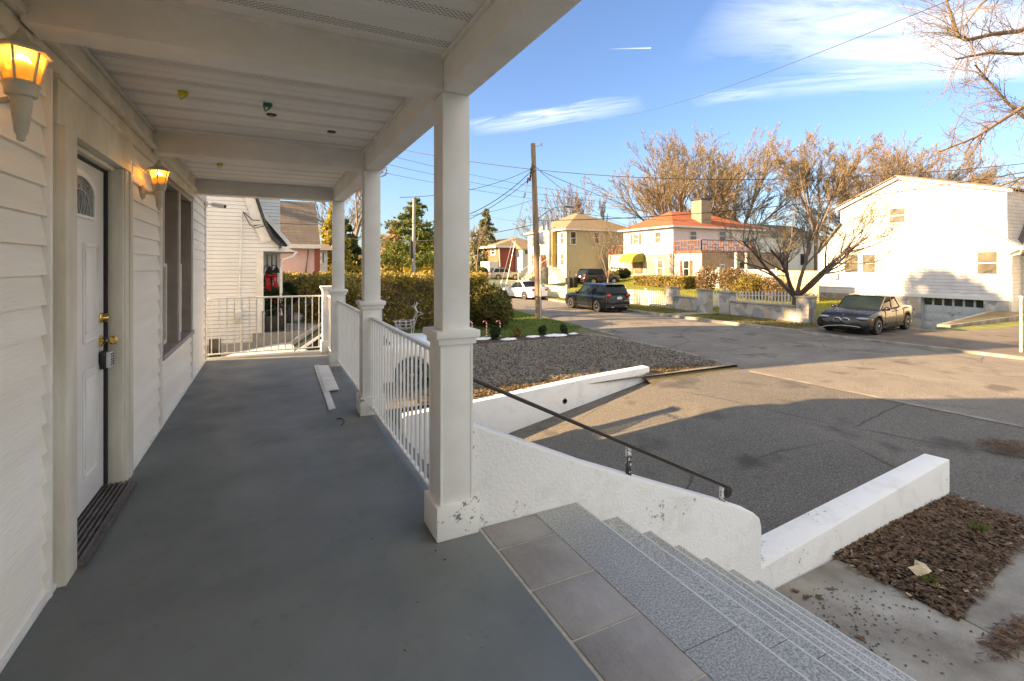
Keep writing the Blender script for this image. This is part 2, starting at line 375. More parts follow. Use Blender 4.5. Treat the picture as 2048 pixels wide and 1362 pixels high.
def grow(out,p,d,L,r,lev,rng,P):
    n=P.get('ns',4); kids=P['kids'][min(lev,len(P['kids'])-1)] if lev<P['levels'] else 0
    pts=[p]; dd=d.normalized()
    for i in range(n):
        dd=(dd+Vector((rng.gauss(0,1),rng.gauss(0,1),rng.gauss(0,1)))*P['wob']+Vector((0,0,P['up']))*(1 if lev else .3)).normalized()
        pts.append(pts[-1]+dd*(L/n))
    r1=r*P.get('taper',.45)
    for i in range(n):
        a=r+(r1-r)*i/n; b=r+(r1-r)*(i+1)/n
        out.append((tuple(pts[i]),tuple(pts[i+1]),a,b,lev))
    for k in range(kids):
        f=P.get('start',.3)+(1-P.get('start',.3))*(k+rng.random())/kids if lev else P.get('fork',.5)+(1-P.get('fork',.5))*(k+rng.random())/kids
        f=min(f,.999); i=int(f*n); q=pts[i].lerp(pts[i+1],f*n-i)
        ax=dd.cross(Vector((rng.gauss(0,1),rng.gauss(0,1),rng.gauss(0,1)))).normalized()
        nd=Matrix.Rotation(R(rng.uniform(*P['ang'])),3,ax)@(pts[min(i+1,n)]-pts[i]).normalized()
        grow(out,q,nd,L*rng.uniform(*P['len'])*(1-.35*f if lev else 1),max((r+(r1-r)*f)*rng.uniform(*P.get('rk',(.42,.62))),P['rmin']),lev+1,rng,P)
def tree_from(out,t_,mtr,mtw,thr):
    big=[s for s in out if s[2]>thr]; small=[s for s in out if s[2]<=thr]
    V,Fq=segs_to_mesh(big,7); mesh_np('trunk',V,Fq,mtr,t_)
    for p in t_.children[-1].data.polygons: p.use_smooth=True
    if small: V,Fq=segs_to_mesh(small,3); mesh_np('crown',V,Fq,mtw,t_)
def bare_tree(label,base,h,seed,stems=1,spread=25,levels=5,kids=(6,5,5,4,4),ang=(22,48),lens=(.5,.72),up=.08,wob=.10,rbase=None,rmin=.012,mtr=None,mtw=None,trunk=.22,thr=.05,group=None,name='bare_tree',start=.3,tips=0):
    rng=random.Random(seed); t_=thing(name,label,'tree',base,group=group); out=[]
    rb=rbase or h*.022; P=dict(levels=levels,kids=kids,ang=ang,len=lens,up=up,wob=wob,rmin=rmin,start=start,fork=.35)
    p0=Vector(base); p1=p0+Vector((0,0,h*trunk)); 
    if trunk>0:
        out.append((tuple(p0-Vector((0,0,.2))),tuple(p0.lerp(p1,.3)),rb*1.35,rb*1.02,0)); out.append((tuple(p0.lerp(p1,.3)),tuple(p1),rb*1.02,rb*.92,0))
    for k in range(stems):
        a=2.399*k+rng.uniform(-.3,.3); sp=R(spread)*math.sqrt((k+.5)/stems)*rng.uniform(.85,1.2) if stems>1 else R(4)
        d=Vector((math.sin(sp)*math.cos(a),math.sin(sp)*math.sin(a),math.cos(sp)))
        grow(out,p1 if trunk>0 else p0,d,h*(1-trunk)*rng.uniform(.66,.80)*(1-.22*(sp/R(60))**2),rb*(.9 if stems==1 else .55),0,rng,P)
    tree_from(out,t_,mtr or m_bark,mtw or m_twig,thr)
    if tips:
        mx=max(s_[4] for s_ in out); E_=np.array([s_[1] for s_ in out if s_[4]>=mx-0]); rg=np.random.default_rng(seed)
        E_=E_[rg.random(len(E_))<min(1,tips/len(E_))]; c0=np.array(base)+np.array([0,0,h*.3]); n=len(E_)
        d=(E_-c0); d/=np.linalg.norm(d,axis=1)[:,None]; d=d+rg.normal(0,.55,(n,3)); d/=np.linalg.norm(d,axis=1)[:,None]
        w=np.cross(d,rg.normal(size=(n,3))); w/=np.linalg.norm(w,axis=1)[:,None]; L=h*.022*rg.uniform(.5,1.3,(n,1)); W=h*.0011
        V=np.stack([E_-w*W,E_+w*W,E_+d*L+w*W*.3,E_+d*L-w*W*.3],1).reshape(-1,3); mesh_np('twig_tips',V,np.arange(4*n).reshape(n,4),m_tips,t_)
    return t_
def conifer(label,base,h,r,mat,seed,n=9000,size=.16,name='spruce_tree',lay=16,z0=.12,flat=.25,gap=0.,power=1.):
    rng=np.random.default_rng(seed); t_=thing(name,label,'tree',base); mb=MB()
    mb.tube([base,(base[0],base[1],base[2]+h*.97)],[h*.018,.02],6).build('trunk',m_bark,t_)
    P=[]; nb=lay*7
    for i in range(nb):
        f=z0+(1-z0)*(i/nb); a=rng.random()*6.28; L=r*(1-f)**power*rng.uniform(.65,1.1)/(1-z0)**power+.15
        m_=max(6,int(n/nb*(1.6*(1-f)+.25))); u=rng.random(m_)**.6
        x=base[0]+np.cos(a)*L*u+rng.normal(0,.10*L+.03,m_)*(.35+u); y=base[1]+np.sin(a)*L*u+rng.normal(0,.10*L+.03,m_)*(.35+u)
        z=base[2]+h*f-flat*L*u+rng.normal(0,.05*L+.03,m_); P.append(np.stack([x,y,z],1))
    V,Fq=leaves(np.concatenate(P),size,seed,2.2); mesh_np('crown',V,Fq,mat,t_); return t_
#@@SETTING
# ================================================================== OUR HOUSE AND PORCH
m,t,b=nt('vinyl soffit'); v=coord(t)
s=N(t,'ShaderNodeSeparateXYZ'); t.links.new(v,s.inputs[0])
yy=math_(t,'DIVIDE',math_(t,'ADD',s.outputs['Y'],10.),.30); band=math_(t,'FRACT',yy)
bm_=math_(t,'MULTIPLY',math_(t,'GREATER_THAN',band,.06),math_(t,'LESS_THAN',band,.29))
iy=math_(t,'MULTIPLY',s.outputs['Y'],1/.012); ix=math_(t,'ADD',math_(t,'MULTIPLY',s.outputs['X'],1/.026),math_(t,'MULTIPLY',math_(t,'FLOOR',iy),.5))
dx=math_(t,'ABSOLUTE',math_(t,'SUBTRACT',math_(t,'FRACT',ix),.5)); dy=math_(t,'ABSOLUTE',math_(t,'SUBTRACT',math_(t,'FRACT',iy),.5))
hole=math_(t,'MULTIPLY',math_(t,'MULTIPLY',math_(t,'LESS_THAN',dx,.30),math_(t,'LESS_THAN',dy,.22)),bm_)
c=ramp(t,noise(t,v,1.6,6),[(.3,(.74,.73,.68)),(.7,(.84,.83,.79))])
c=mix(t,ramp(t,noise(t,v,5,6,.8),[(.62,0),(.8,.4)]),c,(.40,.37,.32))
t.links.new(mix(t,hole,c,(.10,.09,.08)),b.inputs['Base Color']); b.inputs['Roughness'].default_value=.5; m_soffit=m

house=thing('porch_house','long white sided house with the covered grey porch and paneled front door','house',(-.9,4,-1.3))
XW=-.876
def siding(y0,y1,z0,z1,parent=house):
    mb=MB(); p=.128; k0=int(math.floor((z0+.02)/p)); k1=int(math.ceil(z1/p))
    for k in range(k0,k1+1):
        a=max(k*p,z0); bb=min((k+1)*p+.008,z1)
        if bb-a<.012: continue
        xb=XW+.014; fr=(a-k*p)/p
        mb.prism([(XW-.03,a),(xb-.020*fr,a),(xb-.020*(bb-k*p)/p,bb),(XW-.03,bb)],'y',y0,y1)
    return mb.build('siding',m_wall,parent)
siding(-3,2.80,.03,2.31); siding(4.255,5.295,.03,2.31); siding(5.295,7.265,.03,.60); siding(7.265,8.70,.03,2.38)
siding(5.295,7.265,2.29,2.38)
mb=MB()
mb.box(-1.15,-3,0,-.905,2.86,2.56).box(-1.15,4.04,0,-.905,5.36,2.56).box(-1.15,2.86,2.12,-.905,4.04,2.56).box(-1.15,7.2,0,-.905,8.73,2.56).box(-1.15,5.36,0,-.905,7.2,.63).box(-1.15,5.36,2.26,-.905,7.2,2.56)
mb.build('wall_core',m_wall,house)
mb=MB()
mb.box(-9,-3,-1.5,-1.15,8.70,2.9); mb.build('house_body',m_wall,house)
mb=MB(); mb.prism([(-9.4,2.85),(-.60,2.85),(-.60,2.95),(-4.9,6.2),(-9.4,3.0)],'y',-3.3,8.80); mb.build('main_roof',m_roofg,house)
mb=MB()
for y in (2.80,4.225,5.27,7.262): mb.box(XW-.02,y,.0,XW+.026,y+.028,2.31)
mb.box(XW-.02,8.70,-.2,XW+.024,8.76,2.6)
mb.box(XW-.02,-3,0,XW+.022,2.88,.03).box(XW-.02,4.20,0,XW+.022,8.70,.03)
mb.build('corner_trim',m_trim,house,bevel=.003)
mb=MB(); mb.box(-.90,-3,2.312,XW+.018,7.5,2.40).box(-.90,-3,2.402,XW+.055,7.5,2.432).box(-.90,-3,2.434,XW+.03,7.5,2.555).box(-.90,7.5,2.385,XW+.02,8.7,2.6)
mb.box(XW+.03,-1,2.535,XW+.05,7.46,2.553); mb.build('frieze_board',m_casing,house,bevel=.003)
# --- door case
mb=MB()
mb.box(XW-.03,2.828,0,XW+.004,2.88,2.20)
mb.box(-.96,2.882,.0,-.822,3.028,2.085)
mb.box(-.96,4.012,.0,-.858,4.045,2.085).box(-.905,4.047,0,-.852,4.145,2.085).box(-.905,4.147,0,-.845,4.222,2.085)
mb.box(-.96,2.882,2.088,-.850,4.222,2.308).box(-.96,2.86,2.29,-.835,4.235,2.312)
mb.box(-.96,3.03,2.06,-.90,4.01,2.086)
mb.build('door_casing',m_casing,house,bevel=.003)
mb=MB(); mb.box(-.975,3.986,.045,-.935,4.010,2.06).box(-.975,3.03,2.045,-.94,4.0,2.06); mb.build('weatherstrip',m_rubber,house)
mb=MB(); mb.box(-1.0,3.03,.002,-.79,4.012,.022)
for i in range(6): mb.box(-.95+i*.026,3.03,.022,-.937+i*.026,4.012,.036)
mb.build('threshold',m_alu,house)
mb=MB()
y0,y1,z0,z1=3.045,3.984,.045,2.055; mb.box(-.995,y0,z0,-.952,y1,z1); door=mb.build('door',m_door,house,bevel=.003)
def rpanel(ya,yb,za,zb):
    mb=MB(); w=.022
    mb.box(-.953,ya,za,-.944,ya+w,zb).box(-.953,yb-w,za,-.944,yb,zb).box(-.953,ya+w,za,-.944,yb-w,za+w).box(-.953,ya+w,zb-w,-.944,yb-w,zb)
    mb.box(-.953,ya+.05,za+.05,-.947,yb-.05,zb-.05); mb.build('raised_panel',m_door,door,bevel=.003)
for ya,yb in ((3.17,3.44),(3.585,3.86)): rpanel(ya,yb,1.0,1.58); rpanel(ya,yb,.22,.84)
# camber-top lite
yc=3.515; prof=[(3.26,1.72),(3.77,1.72),(3.77,1.87)]+[(yc+.255*math.cos(a),1.87+.115*math.sin(a)) for a in [math.pi*i/10 for i in range(1,10)]]+[(3.26,1.87)]
inner=[(yc+(p[0]-yc)*.88,1.80+(p[1]-1.80)*.80) for p in prof]
mb=MB(); n=len(prof)
for i in range(n):
    a,bb=prof[i],prof[(i+1)%n]; c_,d_=inner[(i+1)%n],inner[i]
    mb.prism([a,bb,c_,d_],'x',-.952,-.935)
mb.build('lite_frame',m_door,door)
m_leaded=M('leaded obscure glass',(.16,.17,.17),.18,.3,30,.4,60,spec=.7)
mb=MB(); mb.prism(inner,'x',-.952,-.945); mb.build('door_glass',m_leaded,door)
mb=MB()
for k in (-2,-1,1,2): mb.tube([(-.943,yc+k*.045,1.735),(-.943,yc+k*.085,1.90)],.0035,4)
mb.tube([(-.943,yc,1.74),(-.943,yc-.035,1.81),(-.943,yc,1.90),(-.943,yc+.035,1.81),(-.943,yc,1.74)],.0035,4)
mb.tube([(-.943,yc+.17*math.cos(math.pi*i/10),1.75+.13*math.sin(math.pi*i/10)) for i in range(11)],.0035,4)
mb.build('lead_came',m_galv,door)
def knobset(z,kind):
    mb=MB(); y=3.915
    if kind=='deadbolt': mb.lathe([(.034,0),(.034,.008),(.028,.012),(.026,.04),(.022,.045),(.0,.045)],(-.952,y,z),'x')
    else: mb.lathe([(.036,0),(.036,.006),(.014,.014),(.012,.04),(.022,.05),(.028,.065),(.026,.08),(.014,.086),(.0,.087)],(-.952,y,z),'x')
    mb.build(kind,m_brass,door,smooth=True)
knobset(1.12,'deadbolt'); knobset(.975,'door_knob')
lb=thing('key_lockbox','black and silver key lockbox hanging from the brass door knob','lockbox',(-.93,3.915,.84))
MB().tube([(-.925,3.89,.905),(-.925,3.885,.96),(-.925,3.90,.995),(-.925,3.93,.995),(-.925,3.945,.96),(-.925,3.94,.905)],.005,6).build('shackle',m_black,lb,smooth=True)
MB().box(-.945,3.875,.80,-.917,3.955,.912).build('back_case',m_black,lb,bevel=.006)
MB().box(-.9165,3.880,.806,-.893,3.950,.906).build('front_cover',m_grey,lb,bevel=.006)
for i in range(5):
    for ya,yb in ((3.888,3.903),(3.925,3.942)): MB().box(-.892,ya,.822+i*.016,-.889,yb,.831+i*.016).build('push_button',m_black,lb)
# --- double window
def window_near():
    f=MB(); Y0,Y1,Z0,Z1=5.30,7.26,.60,2.285
    f.box(-1.02,Y0,Z0+.045,-.858,Y0+.10,Z1-.05).box(-1.02,Y1-.10,Z0+.045,-.858,Y1,Z1-.05).box(-1.02,Y0,Z1-.05,-.856,Y1,Z1).box(-1.02,Y0-.01,Z0,-.835,Y1+.01,Z0+.045).box(-1.02,6.20,Z0+.045,-.862,6.36,Z1-.05)
    w=f.build('window',m_brown,house,bevel=.003)
    for a,bb in ((5.40,6.20),(6.36,7.16)):
        s_=MB()
        for z_a,z_b,xx in ((.645,1.47,-.955),(1.45,2.235,-.975)):
            s_.box(xx-.03,a,z_a,xx,a+.045,z_b).box(xx-.03,bb-.045,z_a,xx,bb,z_b).box(xx-.029,a+.045,z_a,xx-.001,bb-.045,z_a+.045).box(xx-.029,a+.045,z_b-.04,xx-.001,bb-.045,z_b)
        s_.build('sash',m_trim,w,bevel=.002)
        g=MB(); g.box(-.985,a+.045,.66,-.980,bb-.045,1.45).box(-1.0,a+.045,1.49,-.995,bb-.045,2.2); g.build('pane',m_glass,w)
    MB().box(-.8605,6.262,.65,-.852,6.30,2.23).build('mullion_strip',m_trim,w)
window_near()
# --- porch deck, ceiling, beams, columns
mb=MB(); mb.box(-.905,-3,-.16,1.035,9.05,0); mb.build('porch_floor',m_floor,house,bevel=.006)
mb=MB(); mb.box(.86,2.53,-2.6,1.0,9.0,-.161).box(-.9,8.86,-2.6,.859,9.0,-.161); mb.build('porch_base',m_stucco,house)
prof=[];y=-1.0
while y<7.6:
    for k in range(3): prof+= [(y+k*.1,2.560),(y+k*.1+.008,2.566),(y+k*.1+.016,2.560)]
    y+=.30
mb=MB(); mb.prism([(-1.0,2.60)]+prof+[(y,2.56),(y,2.60)],'x',-.86,.84); mb.build('soffit_ceiling',m_soffit,house)
mb=MB(); mb.box(-.9,-1.0,2.602,1.06,7.72,2.72); mb.prism([(-.9,2.722),(1.10,2.722),(1.10,2.76),(-.7,3.15),(-.9,3.15)],'y',-1.05,7.8); mb.build('porch_roof',m_trim,house)
m_beam=M('painted beam',(.84,.83,.79),.6,.06,2.5,.25,90,col2=(.74,.72,.66))
for ya,yb in ((-.1,.1),(2.49,2.67),(4.89,5.06),(7.46,7.63)):
    MB().box(-.845,ya,2.378,.829,yb,2.60).build('beam',m_beam,house,bevel=.004)
MB().box(.83,-1.0,2.38,.985,7.70,2.601).build('front_beam',m_beam,house,bevel=.004)
mb=MB()
for ya,yb in ((.1,2.49),(2.67,4.89),(5.06,7.46)):
    mb.box(.812,ya,2.536,.829,yb,2.558).box(-.82,ya,2.54,.812,ya+.02,2.5595).box(-.82,yb-.02,2.54,.812,yb,2.5595)
mb.build('soffit_trim',m_trim,house)
def column(yc,shaft=True):
    c=MB().box(.812,yc-.095,.17,.996,yc+.095,1.03).build('column',m_column,house,bevel=.003)
    MB().box(.786,yc-.12,.0,1.026,yc+.12,.178).build('column_base',peelbase,c,bevel=.004)
    MB().box(.797,yc-.112,1.026,1.012,yc+.112,1.062).box(.780,yc-.13,1.0622,1.028,yc+.13,1.102).build('column_cap',m_column,c,bevel=.005)
    if shaft: MB().box(.83,yc-.08,1.1,.985,yc+.08,2.379).build('column_shaft',m_column,c,bevel=.004)
    s_=MB()
    for xa in (.812,.984): s_.box(xa,yc-.098,.18,xa+.012,yc-.0951,1.02)
    s_.build('corner_bead',m_column,c)
peelbase=peel('column base paint',(.80,.80,.77),(.22,.23,.22),.345,.2,.6,scale=5)
for yc in (2.585,4.98,7.55): column(yc)
column(8.87,False)
# --- railings
def railing(label,axis,fixed,a0,a1,n):
    base=(fixed,a0,0) if axis=='y' else (a0,fixed,0)
    r=thing('porch_railing',label,'railing',base,group='white metal railings along the porch')
    P=(lambda u,w,z:(fixed+w,u,z)) if axis=='y' else (lambda u,w,z:(u,fixed+w,z))
    def bx(u0,u1,w,z0_,z1_): 
        p,q=P(u0,-w,z0_),P(u1,w,z1_); return MB().box(p[0],p[1],p[2],q[0],q[1],q[2])
    bx(a0,a1,.019,.925,.950).build('top_rail',m_metalw,r,bevel=.005); bx(a0,a1,.014,.062,.082).build('bottom_rail',m_metalw,r,bevel=.003)
    for i in range(n):
        u=a0+(a1-a0)*(i+.5)/n; bx(u-.0075,u+.0075,.0075,.082,.925).build('baluster',m_metalw,r)
    return r
railing('white porch railing nearest the camera, between the two front columns','y',.90,2.685,4.88,20)
railing('white porch railing between the middle and far columns','y',.90,5.08,7.45,21)
railing('short white railing from the far column to the corner newel','y',.90,7.65,8.77,9)
railing('white end railing across the far side of the porch','x',8.87,-.85,.81,16)
# --- lanterns
m_lamp=M('cream lantern metal',(.50,.46,.36),.45,.12,12,.1,80)
m_amber=clear('amber glass',(1.,.60,.13),.05); m_bulb=emis('lit bulb',(1.,.74,.32),7.)
m_bulbb=M('bulb base',(.75,.60,.35),.5,.1)
def lantern(loc):
    L=lthing('wall_lantern','lit amber lantern left of the front door, cut off by the photo edge','lantern',loc,group='lit porch lanterns')
    # local: origin on the wall at arm height; lantern axis .11 out
    ax=.112
    MB().lathe([(.055,0),(.055,.012),(.045,.02),(.02,.026),(0,.026)],(0,0,-.02),'x').build('wall_plate',m_lamp,L,smooth=True)
    MB().tube([(.02,0,-.02),(.055,0,-.025),(.085,0,-.015),(ax,0,.0)],[.012,.011,.012,.014],10).build('arm',m_lamp,L,smooth=True)
    MB().lathe([(.005,-.155),(.012,-.150),(.012,-.135),(.018,-.125),(.030,-.02),(.030,-.005),(.042,.0),(.046,.028),(.052,.04),(0,.04)],(ax,0,0),'z',16).build('tail_post',m_lamp,L,smooth=True)
    cage=MB(); zb,zt,rb,rt=.045,.150,.046,.066
    for k in range(6):
        a=math.pi/3*k+math.pi/6; a2=a+math.pi/3
        cage.tube([(ax+rb*math.cos(a),rb*math.sin(a),zb),(ax+rt*math.cos(a),rt*math.sin(a),zt)],.0045,4)
        for rr,zz in ((rb,zb),(rt,zt)): cage.tube([(ax+rr*math.cos(a),rr*math.sin(a),zz),(ax+rr*math.cos(a2),rr*math.sin(a2),zz)],.005,4)
    cage.build('cage',m_lamp,L)
    for k in range(6):
        a=math.pi/3*k+math.pi/6; a2=a+math.pi/3
        MB().quad((ax+rb*math.cos(a),rb*math.sin(a),zb),(ax+rb*math.cos(a2),rb*math.sin(a2),zb),(ax+rt*math.cos(a2),rt*math.sin(a2),zt),(ax+rt*math.cos(a),rt*math.sin(a),zt)).build('glass_pane',m_amber,L)
    MB().lathe([(.084,.146),(.084,.156),(.050,.178),(.030,.190),(.022,.205),(.014,.212),(.006,.235),(0,.238)],(ax,0,0),'z',6).build('cap',m_lamp,L)
    MB().ell((ax,0,.118),(.026,.026,.024),14,10).build('bulb',m_bulb,L,smooth=True)
    MB().lathe([(.012,.045),(.014,.065),(.024,.092),(.026,.116),(0,.116)],(ax,0,0),'z',14).build('bulb_base',m_bulbb,L,smooth=True)
    return L
L1=lantern((-.872,2.25,2.03))
L2=dup(L1,(-.872,4.6,2.03),label='lit amber glass lantern on the siding between the front door and the window')
for y in (2.25,4.6):
    l=bpy.data.lights.new('lantern_light','POINT'); l.energy=1.0; l.color=(1.,.52,.17); l.shadow_soft_size=.03
    o=bpy.data.objects.new('lantern_light',l); COL.objects.link(o); o.location=(-.76,y,2.03+.118)
# --- things on the ceiling and floor
def jbox(loc,label,mat,s=.026):
    o=thing('junction_box',label,'junction box',loc,group='open boxes and caps in the porch ceiling'); x,y,z=loc
    MB().box(x-s,y-s*.8,z-.02,x+s,y+s*.8,z+.004).build('box',mat,o,bevel=.004)
    MB().tube([(x-s,y,z-.01),(x-s*.5,y+.02,z-.045),(x+s*.3,y-.01,z-.035),(x+s*1.1,y,z-.005)],.006,5).build('tab',mat,o); return o
c1=WX(366,184,0); 
def ceil(px,py): return D(px,py,(2.556-H_)*F_/(HY-py))
for px,py,lab,mt in ((366,184,'torn yellow junction box in the ceiling nearest the front door',m_yellow),(440,328,'yellow junction box in the far bay of the porch ceiling',m_yellow),(535,208,'dark green wire cap hanging from the middle of the porch ceiling',m_green)):
    p=ceil(px,py); jbox((p.x,p.y,2.556),lab,mt)
for px,py,lab in ((543,230,'small torn hole plate in the porch ceiling beside the green cap'),(663,264,'small round black recessed light hole in the porch ceiling')):
    p=ceil(px,py); tag(MB().lathe([(.0,-.004),(.028,-.004),(.034,.0),(.034,.012),(0,.012)],(p.x,p.y,2.552)).build('ceiling_socket',m_black,origin=(p.x,p.y,2.556)),lab,'ceiling socket',group='dark sockets in the porch ceiling')
def scrap(pts,z0,h,label):
    mb=MB(); mb.prism(pts,'z',z0,z0+h); o=mb.build('trim_board',m_wood,origin=(pts[0][0],pts[0][1],z0),bevel=.002); tag(o,label,'board',group='white trim boards left on the porch floor')
    return o
q=[G(*p,0) for p in ((628,733),(638,731),(671,818),(658,822))]; scrap([(p.x,p.y) for p in q],.002,.014,'long narrow white trim board lying on the porch floor')
q=[G(*p,0.016) for p in ((634,732),(657,732),(678,780),(650,783))]; scrap([(p.x,p.y) for p in q],.018,.012,'short wide white trim board lying over the narrow one')
q=[G(*p,.004) for p in ((673,838),(684,837),(689,844),(682,851))]
tag(MB().tube([(p.x,p.y,.006) for p in q],.004,5).build('wire_scrap',m_black,origin=tuple(q[0])),'short curl of black wire on the grey porch floor','wire')
# specks of leaf litter on the floor
rng=np.random.default_rng(5); P=np.stack([rng.uniform(-.8,1.0,60),rng.uniform(1.3,8.5,60),np.full(60,.004)],1)
k=rng.random(60)<.6; P[k,0]=.95-np.abs(rng.normal(0,.22,k.sum()))
V,Fq=leaves(P,.009,3,1.5,up=6.); tag(mesh_np('floor_debris',V,Fq,m_mulch),'tiny dark crumbs scattered on the grey porch floor','debris',kind='stuff')
# camera on neighbour-facing corner
sc_=thing('security_camera','white bullet security camera fixed at the far corner of the porch wall','security camera',(-.86,8.66,2.36))
MB().box(-.862,8.60,2.34,-.83,8.70,2.42).build('mount',m_trim,sc_,bevel=.004)
MB().tube([(-.84,8.65,2.38),(-.78,8.65,2.375),(-.74,8.64,2.37)],.012,8).build('arm',m_trim,sc_,smooth=True)
MB().tube([(-.77,8.68,2.375),(-.60,8.60,2.345)],.034,14).build('body',m_trim,sc_,smooth=True)
MB().tube([(-.601,8.6005,2.3452),(-.592,8.596,2.3436)],.026,14).build('lens',m_glass,sc_)
# ================================================================== STEPS AND WALLS
steps=thing('front_steps','speckled granite front steps with a row of slate tiles at the top','steps',(1.4,1.4,-1.1))
MB().box(1.036,.15,-.12,1.394,2.512,-.004).build('grout_bed',m_grout,steps)
ys=[2.508,2.27,1.92,1.59,1.25,.91,.57,.2]
for i in range(7):
    MB().box(1.052,ys[i+1]+.008,-.03,1.388,ys[i]-.004,.0015).build('slate_tile',m_slate,steps,bevel=.004)
nx=[1.694,2.005,2.28,2.535,2.804,3.076,3.35]; m_edge=M('pale granite nosing',(.56,.575,.57),.4,.15,60)
prev=1.394
for k,xn in enumerate(nx):
    z=-.158*k
    for ya,yb in ((.15,1.36),(1.364,2.512)):
        tr=MB().box(prev-(.02 if k else 0),ya,z-.028,xn-.012,yb,z).build('tread',m_granite,steps)
        MB().box(xn-.0118,ya,z-.028,xn,yb,z+.0008).build('nosing',m_edge,tr)
    MB().box(prev-(.02 if k else 0),.15,z-.158,xn-.022,2.512,z-.0285).build('riser',m_granite,steps); prev=xn
# parapet beside the steps
sw=MB(); pr=[(1.0,.574),(1.787,.205),(2.4,-.05),(3.0,-.295),(3.30,-.43),(3.365,-.485),(3.385,-.56),(3.385,-2.6),(1.0,-2.6)]
sw.prism(pr,'y',2.513,2.655); tag(sw.build('stair_parapet',m_stucco,origin=(2.2,2.58,-1.2),bevel=.012),'white stuccoed parapet sloping down beside the granite steps','wall')
hr=thing('handrail','dark metal handrail on two posts along the sloping parapet','handrail',(1.0,2.585,.8))
a_,e_=Vector((.99,2.585,.83)),Vector((3.06,2.585,-.20)); dv=(e_-a_).normalized(); up=Vector((-dv.z,0,dv.x))
mb=MB(); pts=[a_,e_]
mb.add([p+w*.025*Vector((0,1,0))+up*h for p in (a_,e_) for w,h in ((-1,-.013),(1,-.013),(1,.009),(-1,.009))],[(0,1,2,3),(4,7,6,5),(0,4,5,1),(1,5,6,2),(2,6,7,3),(3,7,4,0)])
mb.build('rail',m_rail,hr,bevel=.002)
mb=MB(); cx,cz=3.075,-.245
mb.prism([(cx+.045*math.cos(R(a)),cz+.045*math.sin(R(a))) for a in range(-150,91,20)]+[(cx-.03,cz+.055)],'y',2.565,2.605); mb.build('end_scroll',m_rail,hr,bevel=.003)
for xx,zb in ((2.15,.045),(3.035,-.33)):
    zt=a_.z+(xx-a_.x)*dv.z/dv.x; MB().box(xx-.013,2.570,zb,xx+.013,2.600,zt).build('post',m_flake,hr)
lw=MB()
def wedge(name,pts_bot,pts_top,mat,label,cat,origin,bevel=.012):
    # quadrilateral footprint with individual top heights
    n=len(pts_bot); mb=MB(); mb.add(list(pts_bot)+list(pts_top),[tuple(range(n-1,-1,-1)),tuple(range(n,2*n))]+[(i,(i+1)%n,(i+1)%n+n,i+n) for i in range(n)])
    return tag(mb.build(name,mat,origin=origin,bevel=bevel),label,cat)
wedge('low_wall',[(3.39,2.54,-2.4),(6.74,2.70,-2.4),(6.70,2.92,-2.4),(3.39,2.80,-2.4)],[(3.39,2.54,-.90),(6.74,2.70,-.69),(6.70,2.92,-.69),(3.39,2.80,-.88)],m_wallw,'low white painted wall with flaking top beside the leaf filled bed','wall',(5,2.7,-1.1))
gb=[(2.2,8.76),(4.4,8.88),(6.3,9.0),(8.25,9.14)]; zt=[-1.26,-1.16,-1.06,-1.0]
mb=MB(); vs=[];n=len(gb)
for (x,y),z in zip(gb,zt): vs+=[(x,y,-2.6),(x,y,z),(x-.02,y+.24,z),(x-.02,y+.24,-2.6)]
fs=[(0,1,2,3),((n-1)*4+3,(n-1)*4+2,(n-1)*4+1,(n-1)*4)]+[(i*4+k,i*4+4+k,i*4+4+(k+1)%4,i*4+(k+1)%4) for i in range(n-1) for k in range(4)]
mb.add(vs,fs); rw=thing('retaining_wall','cracked white retaining wall between the gravel lot and the sloping driveway','wall',(5.5,9,-1.6))
mb.build('wall_body',m_wallw,rw,bevel=.012)
p=WY(1129,802,8.97); MB().lathe([(.045,0),(.045,.03),(.06,.03),(.06,0)],(p.x,p.y-.02,p.z),'y',16).build('pipe_ring',m_conc,rw); MB().lathe([(.045,0),(.0,0)],(p.x,p.y-.006,p.z),'y',16).build('drain_pipe',m_black,rw)
cr=MB()
for seq in (((1175,762),(1178,770),(1190,777),(1196,786)),((1018,792),(1012,802),(1005,806),(1018,797))):
    cr.tube([WY(a,b_,8.90+.02*0)+Vector((0,-.012,0)) for a,b_ in seq],.0035,4)
# ================================================================== GROUND, ROAD
def lerp1(x,xs,ys): return float(np.interp(x,xs,ys))
FY=[-60,6.6,11.8,16,22,30,38,42]; FX=[20.1,19.7,19.35,19.15,19.15,19.4,20.3,21.5]
NY=[-60,3.6,8.6,12.9,17.3,25.5,42]; NX=[11.5,11.5,11.15,11.6,12.1,13.0,14.0]
Xf=lambda Y:lerp1(Y,FY,FX); Xn=lambda Y:lerp1(Y,NY,NX)
def grid(name,us,vs_,fn,mat,smooth=True):
    V=np.array([fn(u,v) for v in vs_ for u in us]); nu=len(us)
    Fq=[(j*nu+i,j*nu+i+1,(j+1)*nu+i+1,(j+1)*nu+i) for j in range(len(vs_)-1) for i in range(nu-1)]
    o=mesh_np(name,V,Fq,mat)
    for p in o.data.polygons: p.use_smooth=smooth
    return struct(o)
Ys=sorted(set([-60,-40,-20,-10]+list(np.arange(-4,42.1,1.))))
grid('road',np.linspace(0,1,18),Ys,lambda u,y:(Xn(y)+(Xf(y)-Xn(y))*u,y,-1.30+.05*math.sin(math.pi*u)),m_road)
grid('side_street',np.linspace(-80,21.5,20),[42,44,46,49],lambda x,y:(x,y,-1.30),m_road)
